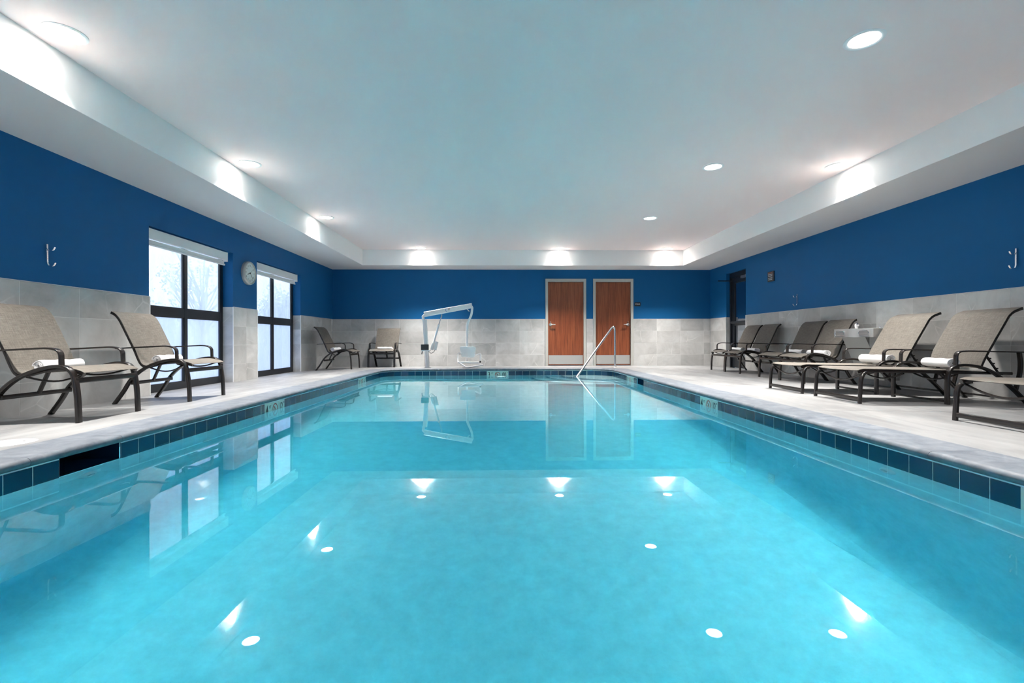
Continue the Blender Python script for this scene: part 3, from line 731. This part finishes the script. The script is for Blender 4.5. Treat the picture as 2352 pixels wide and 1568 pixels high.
def lounge_chair():
    r = empty('lounge_chair')
    rail = spline(xz(sh([(-.800, .948), (-.782, .940), (-.748, .915), (-.715, .868), (-.689, .815), (-.616, .650), (-.574, .556), (-.540, .465), (-.505, .398), (-.455, .372), (-.37, .385), (-.27, .408), (-.15, .418), (-.07, .405), (.0, .385), (.02, .372)]), 0))
    sl = [p + Vector((0, 0, .004)) for p in rail[:-1]]
    sling_strip([p + Vector((.0, 0, .012)) * 0 + Vector((0, 0, 0)) for p in rail], -.282, .282).build('sling', M['sling'], r, smooth=True)
    for s_ in (-1, 1):
        MB().sweep([(p.x, s_ * .268, p.z) for p in rail], rrect(.026, .026)).build('frame_rail', M['bronze'], r, smooth=True)
        arch = spline(xz(sh([(-.770, .0), (-.677, .120), (-.588, .250), (-.469, .348), (-.32, .412), (-.18, .440), (-.09, .432), (-.045, .40), (-.022, .345), (-.004, .20), (.0, .0)]), s_ * .305))
        MB().sweep(arch, rrect(.048, .026)).build('leg_arch', M['bronze'], r, smooth=True)
        arm = fillet(xz(sh([(-.73, .575), (-.205, .585), (-.118, .560), (-.118, .43)]), s_ * .305), .06, 8)
        MB().sweep(arm, rrect(.046, .014)).build('armrest', M['bronze'], r, smooth=True)
        for bx, bz in ((-.165, .578), (-.125, .545)): pass
    crossbar(-.016 + OX, .325, .305, rrect(.022, .042)).build('front_bar', M['bronze'], r, smooth=True)
    crossbar(-.585 + OX, .212, .305, rrect(.022, .036)).build('rear_bar', M['bronze'], r, smooth=True)
    MB().sweep([(-.50 + OX, 0, .385), (-.582 + OX, 0, .215)], rrect(.036, .018)).build('strut', M['bronze'], r, smooth=True)
    crossbar(-.42 + OX, .365, .268, circ(.008), drop=.055).build('spreader', M['bronze'], r, smooth=True)
    crossbar(-.05 + OX, .385, .268, circ(.008), drop=.03).build('spreader', M['bronze'], r, smooth=True)
    MB().sweep([(-.803 + OX, -.262, .948), (-.803 + OX, .262, .948)], rrect(.02, .02), side=(1, 0, 0)).build('top_bar', M['sling'], r, smooth=True)
    return r
def chaise():
    r = empty('chaise_longue'); b = M['bronze']
    back = spline(xz([(-.800, .962), (-.783, .958), (-.750, .945), (-.71, .928), (-.665, .890), (-.620, .815), (-.436, .490), (-.375, .355)], 0))
    sling_strip(back, -.306, .306).build('back_sling', M['sling'], r, smooth=True)
    seat = spline(xz([(-.385, .338), (-.1, .334), (.3, .334), (.7, .336), (.82, .336), (.872, .322)], 0))
    sling_strip(seat, -.306, .306, sag=.008, lift=.006).build('seat_sling', M['sling'], r, smooth=True)
    for s_ in (-1, 1):
        MB().sweep([(p.x, s_ * .292, p.z) for p in back], rrect(.026, .026)).build('back_rail', b, r, smooth=True)
        MB().sweep(spline(xz([(-.70, .312), (-.3, .316), (.3, .318), (.74, .320), (.83, .318), (.872, .305)], s_ * .292)), rrect(.026, .030)).build('seat_rail', b, r, smooth=True)
        arch = spline(xz([(-.84, .0), (-.715, .125), (-.617, .210), (-.505, .300), (-.391, .357), (-.279, .385), (-.165, .392), (-.085, .378), (-.03, .340), (-.012, .26), (-.010, .13), (-.012, .0)], s_ * .33))
        MB().sweep(arch, rrect(.048, .026)).build('leg_arch', b, r, smooth=True)
        MB().sweep(fillet(xz([(-.79, .528), (-.19, .532), (-.094, .520), (-.092, .385)], s_ * .33), .065, 8), rrect(.046, .014)).build('armrest', b, r, smooth=True)
        MB().sweep(spline(xz([(-.735, .525), (-.748, .42), (-.742, .31), (-.705, .16), (-.70, .14)], s_ * .33)), rrect(.042, .020)).build('arm_post', b, r, smooth=True)
        MB().sweep(spline([(.875, s_ * .335, .0), (.870, s_ * .335, .12), (.864, s_ * .335, .225), (.848, s_ * .332, .272), (.82, s_ * .318, .298), (.78, s_ * .300, .308)]), rrect(.034, .030)).build('foot_leg', b, r, smooth=True)
        st = MB().sweep([(-.47, s_ * .25, .50), (-.615, s_ * .25, .305)], rrect(.014, .020))
        for k in range(3):
            x, z = -.50 - .037 * k, .46 - .05 * k
            st.box(x - .030, x - .004, s_ * .25 - .006, s_ * .25 + .006, z - .008, z + .006)
        st.build('ratchet_strut', b, r)
    MB().sweep([(.873, -.335, .045), (.873, .335, .045)], rrect(.024, .038), side=(1, 0, 0)).build('foot_bar', b, r, smooth=True)
    crossbar(-.012, .03, .33, rrect(.018, .020)).build('front_bar', b, r, smooth=True)
    crossbar(-.81, .05, .33, rrect(.018, .020)).build('rear_bar', b, r, smooth=True)
    crossbar(.835, .297, .325, circ(.0095), drop=.085).build('spreader', b, r, smooth=True)
    crossbar(.40, .300, .29, circ(.009), drop=.07).build('spreader', b, r, smooth=True)
    crossbar(-.15, .300, .29, circ(.009), drop=.07).build('spreader', b, r, smooth=True)
    crossbar(-.61, .302, .292, circ(.009)).build('hinge_bar', b, r, smooth=True)
    MB().sweep([(-.802, -.285, .962), (-.802, .285, .962)], rrect(.02, .02), side=(1, 0, 0)).build('top_bar', M['sling'], r, smooth=True)
    return r
SL_L, SL_R, SL_B = .042 / 1.474, .042 / 2.74, .042 / 1.56
def put(o, fx, fy, yaw, slope, label, grp, cat, off=OX):
    """fx, fy: where the front feet stand (their middle); yaw: facing"""
    o.rotation_euler = (0, -math.atan(slope), yaw)
    x, y = fx - off * math.cos(yaw), fy - off * math.sin(yaw)
    o.location = (x, y, deckz(x, y) + .001); tag(o, label, cat, grp)
    return o
proto = lounge_chair()
chairs = [(-3.27, 4.13, 0, SL_L, 'brown sling lounge chair nearest the camera on the window side'),
          (-3.235, 5.41, 0, SL_L, 'brown sling lounge chair standing in front of the first window'),
          (-3.29, 11.02, 0, SL_L, 'small-looking sling lounge chair seen side-on in the back corner past the windows'),
          (-2.83, 11.50, -PI / 2, SL_B, 'sling lounge chair facing the camera against the back wall, beside the pool lift'),
          (4.545, 10.075, PI, SL_R, 'sling lounge chair directly in front of the black glass door'),
          (4.53, 9.40, PI, SL_R, 'second sling lounge chair from the glass door, touching the first'),
          (4.485, 8.02, PI, SL_R, 'third sling lounge chair from the glass door, past the gap'),
          (4.43, 7.30, PI, SL_R, 'sling lounge chair closest to the drinking fountain')]
CH = []
for i, (x, y, yw, slp, lab) in enumerate(chairs):
    o = proto if i == 0 else copy_tree(proto)
    CH.append(put(o, x, y, yw, slp, lab, 'sling lounge chairs around the pool', 'chair'))
cproto = chaise()
chz = [(4.385, 5.91, 'long sling chaise with rolled towel, beside the drinking fountain'), (4.405, 5.03, 'long sling chaise with folded towel, middle of the three chaises'),
       (4.41, 3.36, 'sling chaise nearest the camera, only its foot end showing')]
CZ = []
for i, (x, y, lab) in enumerate(chz):
    o = cproto if i == 0 else copy_tree(cproto)
    CZ.append(put(o, x, y, PI, SL_R, lab, 'sling chaises along the right wall', 'chaise', off=0))

# ------------------------------------------------------------------ towels
def rolled_towel(L=.40, r=.054, flat=.92, turns=3.2):
    pts = []; n1 = int(turns * 18)
    for i in range(n1 + 1):
        a = 2 * PI * turns * i / n1; rr_ = .008 + (r - .012) * i / n1
        pts.append((rr_ * math.cos(a + PI * .5), rr_ * math.sin(a + PI * .5) * flat))
    pts.append((pts[-1][0] + .012, pts[-1][1] - .001))
    q = MB(); th = .0085; rnd = random.Random(3); P = [Vector((a, 0, b)) for a, b in pts]; n3 = len(P); vs = []; NYY = 8
    for j in range(NYY + 1):
        y_ = -L / 2 + L * j / NYY
        for i, p in enumerate(P):
            t = (P[min(i + 1, n3 - 1)] - P[max(i - 1, 0)]).normalized(); nn = Vector((t.z, 0, -t.x))
            w_ = .003 * math.sin(j * 1.9 + i * .11) + .002 * rnd.uniform(-1, 1) * (j in (0, NYY))
            ey = y_ + (.006 * math.sin(i * .35) if j in (0, NYY) else 0)
            vs.append(p + nn * (th / 2 + w_) + Vector((0, ey, 0))); vs.append(p - nn * (th / 2) + Vector((0, ey, 0)))
    K = 2 * n3; fs = []
    for j in range(NYY):
        for i in range(n3 - 1):
            a = j * K + 2 * i
            fs.append((a, a + 2, a + K + 2, a + K)); fs.append((a + 1, a + K + 1, a + K + 3, a + 3))
        a = j * K + 2 * (n3 - 1); fs.append((a, a + 1, a + K + 1, a + K))
    for i in range(n3 - 1):
        a = 2 * i; fs.append((a, a + 1, a + 3, a + 2)); a += NYY * K; fs.append((a, a + 2, a + 3, a + 1))
    return q.add(vs, fs)
def folded_towel(L=.36, D=.20, n=3, th=.020):
    q = MB()
    for k in range(n):
        z = k * th; pr = rrect(D - .006 * k, th * .96, th * .42, 4)
        path = [(0, -L / 2 + L * j / 8, z + th / 2 + .002 * math.sin(j * 1.3 + k)) for j in range(9)]
        q.sweep(path, pr, side=(1, 0, 0))
    q.sweep([(D / 2 - th * .6, -L / 2 + L * j / 8, n * th / 2) for j in range(9)], rrect(th * 1.3, n * th * .97, th * .6, 4), side=(1, 0, 0))
    return q
rt = rolled_towel().build('t', M['towel'], smooth=True); RT = rt.data; bpy.data.objects.remove(rt)
ft = folded_towel().build('t', M['towel'], smooth=True); FT = ft.data; bpy.data.objects.remove(ft)
def towel(host, me, lx, ly, lz, rz, label, sc=(1, 1, 1), rx=0):
    o = bpy.data.objects.new('towel', me); C.objects.link(o)
    mw = Matrix.Translation(host.location) @ host.rotation_euler.to_matrix().to_4x4()
    o.matrix_world = mw @ Matrix.Translation((lx, ly, lz)) @ Matrix.Rotation(rz, 4, 'Z') @ Matrix.Rotation(rx, 4, 'Y') @ Matrix.Diagonal((*sc, 1))
    tag(o, label, 'towel', 'white towels on the loungers'); return o
tl = ['white rolled towel on the lounge chair nearest the camera, window side', 'white rolled towel on the chair before the first window',
      'white rolled towel on the side-on chair in the back corner', 'flat folded white towel on the chair facing the camera',
      'white rolled towel on the chair before the glass door', 'white rolled towel on the second chair from the glass door',
      'white rolled towel on the third chair from the glass door', 'white rolled towel on the chair closest to the drinking fountain']
for i, c_ in enumerate(CH):
    if i == 3: towel(c_, FT, -.36 + OX, .01, .425, 0, tl[i], sc=(1, .95, .8), rx=-.16)
    else: towel(c_, RT, -.43 + OX, [0.03, .02, .0, 0, -.03, -.06, .02, -.03][i], .442, [.05, .08, -.05, 0, .1, -.06, .12, .05][i], tl[i], sc=(1, 1, 1), rx=-.15)
towel(CZ[0], RT, -.28, -.02, .404, .12, 'plump white rolled towel on the chaise beside the drinking fountain', sc=(1.15, 1, 1.15))
towel(CZ[1], RT, -.26, -.03, .398, -.16, 'white rolled towel on the middle chaise', sc=(1.1, 1, 1.05))

# ------------------------------------------------------------------ handrail
hr = empty('handrail', (2.62, 11.10, deckz(2.62, 11.1))); tag(hr, 'polished steel pool handrail slanting down into the water by the entry steps', 'handrail')
bx, by, bz = hr.location
end = (1.62 - bx, 10.02 - by, -.60 - bz)
wp = Vector((1.585 - bx, 10.10 - by, ZW - bz)); tp = Vector((-.005, -.01, 1.0))
dirv = (wp - tp).normalized(); endp = wp + dirv * .32
MB().sweep(fillet([(0, 0, 0), (-.005, -.01, 1.0), tuple(endp)], .19, 14), circ(.0225, 16), side=(1, 0, 0)).build('rail', M['steel'], hr, smooth=True)
MB().lathe([(.0, .022), (.03, .020), (.052, .006), (.055, 0)], seg=24).build('escutcheon', M['steel'], hr, smooth=True)

# ------------------------------------------------------------------ pool lift (axis mast, beam, actuator, hanging seat)
LY = 11.2
lf = empty('pool_lift', (-1.735, LY, deckz(-1.7, LY))); tag(lf, 'white pool lift with slanted arm and hanging seat at the far pool edge', 'pool lift')
def W(px, py, dy=0.0): return (((px - 1150.6) / 99.35 + 1.735), dy, .6185 - (py - 781) / 99.35 - lf.location.z)
MB().sweep([W(982, 842.5), W(976.0, 735)], rrect(.10, .10, .045, 5), side=(0, 1, 0)).build('mast', M['lift'], lf, smooth=True)
MB().lathe([(0, .012), (.07, .012), (.075, 0)], c=(.037, 0, 0), seg=24).build('base_flange', M['lift'], lf, smooth=True)
MB().sweep([W(973, 736), W(972, 727), W(978, 722)], rrect(.07, .06), side=(0, 1, 0)).build('mast_head', M['lift'], lf, smooth=True)
mp_ = MB().sweep([W(975, 722.0), W(1084, 702)], rrect(.09, .112, .01), side=(0, 1, 0)).build('boom', M['lift'], lf, smooth=True)
a = W(1026, 712.2, -.047); b2 = Vector(W(1084, 702)) - Vector(W(975, 722)); ang = math.atan2(b2.z, b2.x)
g = MB(); ring = [(.022 * math.cos(t), 0, .028 * math.sin(t)) for t in [PI * .2 + 1.5 * PI * i / 20 for i in range(21)]]
g.sweep(ring, rrect(.002, .009, .0005, 1)); o = g.build('emblem', M['bluelogo'], lf); o.location = a
g = MB().box(.035, .085, -.001, .001, .010, .022).build('emblem_stripe', M['red'], lf); g.location = a; g.rotation_euler = (0, -ang, 0)
g = MB().box(.035, .075, -.001, .001, -.012, .002).build('emblem_text', M['satin'], lf); g.location = a; g.rotation_euler = (0, -ang, 0)
MB().sweep([W(1014.5, 722, 0), W(1014, 727, 0), W(1007.5, 747, 0)], circ(.012), side=(0, 1, 0)).build('piston_rod', M['steel'], lf, smooth=True)
MB().sweep([W(1008, 745, 0), W(995.5, 789, 0)], circ(.024), side=(0, 1, 0)).build('actuator_tube', M['lift'], lf, smooth=True)
ac = MB().sweep([W(1003.5, 784, 0), W(999, 803.5, 0)], rrect(.07, .07, .02), side=(0, 1, 0))
ac.sweep([W(995, 788, 0), W(991, 803, 0)], rrect(.06, .07, .02), side=(0, 1, 0)); ac.build('actuator_motor', M['lift'], lf, smooth=True)
MB().sweep(spline([W(985, 806, -.03), W(990, 810.5, -.04), W(995, 809, -.03), W(999, 804, 0)]), circ(.006, 8), side=(0, 1, 0)).build('cable', M['blackplastic'], lf, smooth=True)
p0 = W(969, 803, 0); p1 = W(986, 790.5, 0)
cbx = MB().box(p0[0], p1[0], -.13, -.045, p0[2], p1[2], bev=.008).build('control_box', M['blackplastic'], lf)
MB().box(p0[0] + .01, p1[0] + .03, -.12, .05, p0[2] - .03, p0[2], bev=.005).build('bracket', M['lift'], lf)
MB().sweep([W(971, 806, -.06), W(970, 813, -.07)], circ(.010, 8), side=(0, 1, 0)).build('hand_control', M['blackplastic'], lf, smooth=True)
MB().sweep(fillet([W(1081, 702, 0), W(1084.6, 706, 0), W(1083, 722, 0), W(1072.6, 745, 0), W(1072.3, 800, -.0), W(1071.5, 830, 0)], .06), rrect(.052, .052, .02), side=(0, 1, 0)).build('seat_mast', M['lift'], lf, smooth=True)
MB().sweep([W(1069, 706, 0), W(1077.5, 715, 0)], rrect(.05, .02), side=(0, 1, 0)).build('gusset', M['lift'], lf, smooth=True)
q = MB(); pts = [W(1056, 796), W(1062, 795.2), W(1086, 796.2), W(1092.8, 797.5), W(1091.5, 812), W(1089.8, 820), W(1082, 820.6), W(1066, 820.2), W(1060.5, 819), W(1058, 810)]
k = len(pts); q.add([(p[0], -.075, p[2]) for p in pts] + [(p[0], -.045, p[2]) for p in pts], [tuple(range(k)), tuple(range(k, 2 * k))] + [(i, (i + 1) % k, k + (i + 1) % k, k + i) for i in range(k)])
o = q.build('seat_back', M['plastic'], lf); bv = o.modifiers.new('b', 'BEVEL'); bv.width = .008; bv.segments = 3
z0 = W(0, 831)[2]; xa, xb = W(1057, 0)[0], W(1106, 0)[0]
MB().box(xa + .03, xb - .05, -.42, -.06, z0 - .012, z0 + .018, bev=.012).build('seat_pan', M['plastic'], lf)
MB().sweep(fillet([W(1060, 812, -.05), W(1054, 810, -.2), W(1055, 829, -.36), W(1056, 831, -.40)], .05), circ(.017), side=(1, 0, 0)).build('armrest', M['lift'], lf, smooth=True)
MB().sweep(fillet([W(1092, 816, -.05), W(1104.5, 811, -.2), W(1103.8, 829, -.30)], .05), circ(.017), side=(1, 0, 0)).build('armrest', M['lift'], lf, smooth=True)
MB().sweep([W(1103.8, 828, -.30), W(1103.7, 831, -.31)], circ(.019), side=(1, 0, 0)).build('arm_tip', M['blackplastic'], lf, smooth=True)
MB().sweep(fillet([W(1056, 830, -.40), W(1106, 833, -.40)], .05), circ(.015), side=(0, 0, 1)).build('seat_front_tube', M['lift'], lf, smooth=True)
MB().sweep(fillet([W(1058, 831, -.40), W(1075, 841, -.50), W(1111, 835.5, -.5)], .06), circ(.015), side=(0, 1, 0)).build('footrest', M['lift'], lf, smooth=True)

# ------------------------------------------------------------------ drinking fountain
df = empty('drinking_fountain', (XR - .012, 6.61, deckz(5.3, 6.61))); tag(df, 'wall-mounted steel drinking fountain between the lounge chairs and the chaises', 'drinking fountain')
zb = .645 - df.location.z; zt = .762 - df.location.z
pl = [(0, .37), (-.53, .37), (-.548, .352), (-.548, .12)] + [(-.548 - .035 * math.sin(PI * k / 8), .12 - .22 * k / 8) for k in range(1, 8)] + [(-.548, -.10), (-.548, -.352), (-.53, -.37), (0, -.37)]
k = len(pl); q = MB()
q.add([(x, y, zb) for x, y in pl] + [(x, y, zt) for x, y in pl], [(i, (i + 1) % k, k + (i + 1) % k, k + i) for i in range(k)] + [tuple(range(k))])
inn = [(x * .86 - .02, y * .9) for x, y in pl]
q.add([(x, y, zt) for x, y in pl] + [(x, y, zt + .004) for x, y in inn] + [(x * .9 - .02, y * .9, zt - .05) for x, y in inn],
      [(i, (i + 1) % k, k + (i + 1) % k, k + i) for i in range(k)] + [(k + i, k + (i + 1) % k, 2 * k + (i + 1) % k, 2 * k + i) for i in range(k)] + [tuple(range(2 * k, 3 * k))])
bs = q.build('basin', M['grey_ss'], df, smooth=True)
for y_ in (.235, -.225):
    MB().sweep([(-.550, y_ - .075, (zb + zt) / 2), (-.550, y_ + .075, (zb + zt) / 2)], rrect(.012, .05, .005), side=(1, 0, 0)).build('push_bar', M['satin'], df, smooth=True)
    ring = fillet([(-.551, y_ - .09, zb + .025), (-.551, y_ + .09, zb + .025), (-.551, y_ + .09, zt - .022), (-.551, y_ - .09, zt - .022), (-.551, y_ - .09, zb + .025)], .035)
    MB().sweep(ring, circ(.004, 6), side=(1, 0, 0)).build('panel_ring', M['chrome'], df, smooth=True)
sp = MB().lathe([(.022, 0), (.020, .03), (.026, .06), (.020, .085), (0, .092)], c=(-.30, .24, zt - .01), seg=16).build('spout', M['plastic'], df, smooth=True)
MB().sweep(fillet([(-.30, .24, zt + .05), (-.31, .22, zt + .085), (-.33, .17, zt + .055)], .03), circ(.014), side=(0, 1, 0)).build('spout_guard', M['chrome'], df, smooth=True)
MB().lathe([(.018, 0), (.016, .02), (0, .026)], c=(-.30, -.20, zt), seg=12).build('bubbler', M['chrome'], df, smooth=True)
za = .10
q = MB(); f0 = [(-.47, .30, zb), (-.47, -.15, zb), (-.20, -.15, za), (-.20, .30, za)]; bk = [(0, .30, zb), (0, -.15, zb), (0, -.15, za), (0, .30, za)]
q.add(f0 + bk, [(0, 1, 2, 3), (0, 3, 7, 4), (1, 5, 6, 2), (3, 2, 6, 7), (0, 4, 5, 1)]); q.build('apron', M['cooler'], df)
q = MB()
for k in range(6): q.box(-.43, .0, -.335, -.17, zb - .05 - .03 * k, zb - .035 - .03 * k)
q.build('louvre', M['cooler'], df); MB().box(-.42, 0, -.34, -.16, zb - .28, zb - .002).build('cabinet', M['cooler'], df)

# ------------------------------------------------------------------ clock
ck = empty('wall_clock', (XL, 8.285, 1.755), (0, 0, PI / 2)); tag(ck, 'round silver-rimmed wall clock between the two windows', 'clock')
# local: x along wall, -y into the room
MB().lathe([(.198, 0), (.198, -.035), (.190, -.058), (.178, -.066), (.170, -.060), (.168, -.050)], axis='Y', seg=40).build('case', simple('silver_case', (.52, .52, .48), .35, metal=.5), ck, smooth=True)
MB().lathe([(0, -.048), (.170, -.048)], axis='Y', seg=40).build('dial', simple('dial_paper', (.62, .66, .63), .5), ck)
for h in range(1, 13):
    a = math.radians(90 - 30 * h); text_mesh('numeral', str(h), .042, M['ink'], (.128 * math.cos(a), -.0492, .128 * math.sin(a)), (PI / 2, 0, 0), ck, ext=.0004)
def hand(nm, ang, ln, w_, y_):
    a = math.radians(90 - ang); d = Vector((math.cos(a), 0, math.sin(a)))
    MB().sweep([tuple(-d * .02 + Vector((0, y_, 0))), tuple(d * ln + Vector((0, y_, 0)))], rrect(.002, w_, .0006, 1), side=(0, 1, 0)).build(nm, M['ink'], ck)
hand('hour_hand', 251, .088, .011, -.051); hand('minute_hand', 137, .125, .007, -.053); hand('second_hand', 52, .13, .002, -.055)
MB().lathe([(0, -.058), (.009, -.058), (.009, -.048)], axis='Y', seg=12).build('hub', M['ink'], ck)

# ------------------------------------------------------------------ robe hooks
def hook(loc, rot, label, top, bot):
    h = empty('robe_hook', loc, (0, 0, rot)); tag(h, label, 'hook', 'double robe hooks on the blue walls')
    H = top - bot
    MB().sweep(fillet([(0, -.012, H / 2), (0, -.014, -H / 2 + .03), (0, -.03, -H / 2), (0, -.07, -H / 2), (0, -.088, -H / 2 + .035)], .02, 5), rrect(.016, .006), side=(1, 0, 0)).build('hook_bar', M['chrome'], h, smooth=True)
    MB().sweep(fillet([(0, -.014, H * .30), (0, -.03, H * .20), (0, -.065, H * .20), (0, -.084, H * .20 + .035)], .02, 5), rrect(.016, .006), side=(1, 0, 0)).build('upper_arm', M['chrome'], h, smooth=True)
    for z in (.38, -.1): MB().lathe([(0, 0), (.006, 0), (.006, -.014), (0, -.014)], c=(0, 0, H * z), axis='Y', seg=10).build('screw_post', M['chrome'], h)
hook((XL, 4.665, 1.425), PI / 2, 'chrome double robe hook on the window-side wall above the nearest chair', 1.53, 1.32)
hook((XR, 8.735, 1.34), -PI / 2, 'small-looking chrome robe hook above the lounge chairs, near the wall sign', 1.448, 1.233)
hook((XR, 4.967, 1.46), -PI / 2, 'chrome double robe hook high above the middle chaise at the frame edge', 1.566, 1.353)

# ------------------------------------------------------------------ signs
sg = empty('wall_sign', (XR, 9.59, 1.88), (0, 0, -PI / 2)); tag(sg, 'small black notice with white lines on the blue wall near the glass door', 'sign')
MB().box(-.112, .112, -.018, 0, -.10, .10, bev=.003).build('plate', M['blackplastic'], sg)
MB().box(-.09, .055, -.0188, -.0178, .060, .082).build('heading_bar', simple('dull_red_print', (.22, .09, .07), .5), sg)
ln = simple('pale_print', (.55, .57, .6), .5)
for z, xs_ in ((.040, ((-.09, -.055), (-.045, .02), (.03, .062))), (.010, ((-.082, .058),)), (-.030, ((-.09, -.052), (-.04, .06))), (-.060, ((-.085, -.02), (-.01, .055)))):
    q = MB()
    for a_, b_ in xs_: q.box(a_, b_, -.0188, -.0178, z - .007, z + .007)
    q.build('text_line', ln, sg)
sg = empty('door_sign', (3.521, YB, 1.535)); tag(sg, 'tiny black nameplate beside the right-hand wood door', 'sign')
MB().box(-.078, .078, -.008, 0, -.050, .050, bev=.002).build('plate', M['blackplastic'], sg)
text_mesh('lettering', 'STORAGE', .030, M['plastic'], (0, -.0084, .004), (PI / 2, 0, 0), sg, sx=.92, bold=.0006)

# ------------------------------------------------------------------ outside the windows
gm = simple('pale_ground', (.62, .65, .68), .9)
g = MB().box(-60, -4.52, -30, 60, -.5, -.12).box(-4.52, 60, -30, YN - .14, -.5, -.12).build('ground_outside', gm); struct(g)

def tree(x, y, h, w_, label, seed, bare):
    rnd = random.Random(seed); e = empty('tree', (x, y, -.12)); tag(e, label, 'tree', 'trees outside the windows')
    q = MB(); tops = []
    q.sweep(spline([(0, 0, 0), (rnd.uniform(-.1, .1), 0, h * .3), (rnd.uniform(-.2, .2), .1, h * .6)], .4), circ(.10, 8), side=(1, 0, 0))
    for k in range(34 if bare else 16):
        a = rnd.uniform(0, 2 * PI); z0 = h * rnd.uniform(.2, .6); r_ = w_ * rnd.uniform(.5, 1.0)
        p = Vector((r_ * math.cos(a), r_ * math.sin(a), z0 + h * rnd.uniform(.15, .42))); tops.append(p)
        q.sweep(spline([(0, 0, z0), tuple(p * .5 + Vector((0, 0, z0 * .45))), tuple(p)], .5), circ(.022, 5), side=(1, 0, 0))
    q.build('trunk', tb, e)
    q = MB()
    for k in range(500 if bare else 5200):
        c0 = rnd.choice(tops) if bare else Vector((0, 0, h * .5))
        sg_ = w_ * (.16 if bare else .38)
        p = c0 + Vector((rnd.gauss(0, sg_), rnd.gauss(0, sg_), rnd.gauss(0, (.22 if bare else .19) * h if not bare else sg_)))
        if p.z < .05: continue
        u = Vector((rnd.uniform(-1, 1), rnd.uniform(-1, 1), rnd.uniform(-1, 1))).normalized() * .055; v_ = u.orthogonal().normalized() * .03
        q.add([p - u, p + v_, p + u, p - v_], [(0, 1, 2, 3)])
    q.build('foliage', tf, e)
tb = simple('tree_bark', (.26, .30, .36), .9); tf = simple('hazy_foliage', (.30, .37, .46), .9)
tree(-11.5, 14.5, 2.3, 1.2, 'leafy blue-grey tree seen through the near pane of the first window', 1, False)
tree(-14.6, 19.5, 2.5, 1.5, 'low bushy tree outside, between the first window panes', 2, False)
tree(-9.9, 16.3, 3.9, 1.1, 'bare branching tree seen through the far pane of the first window', 3, True)
tree(-8.9, 19.6, 2.9, .9, 'bushy tree seen through the near pane of the second window', 4, False)
tree(-9.6, 24.5, 3.0, 1.5, 'low tree seen through the far pane of the second window', 5, False)
wr = MB().sweep(spline([(-24, 12, 5.2), (-17, 18, 4.85), (-9, 26, 5.2)], .5), circ(.02, 5), side=(0, 0, 1)).build('overhead_wire', tb); tag(wr, 'thin dark overhead wire crossing the sky in the first window', 'wire')
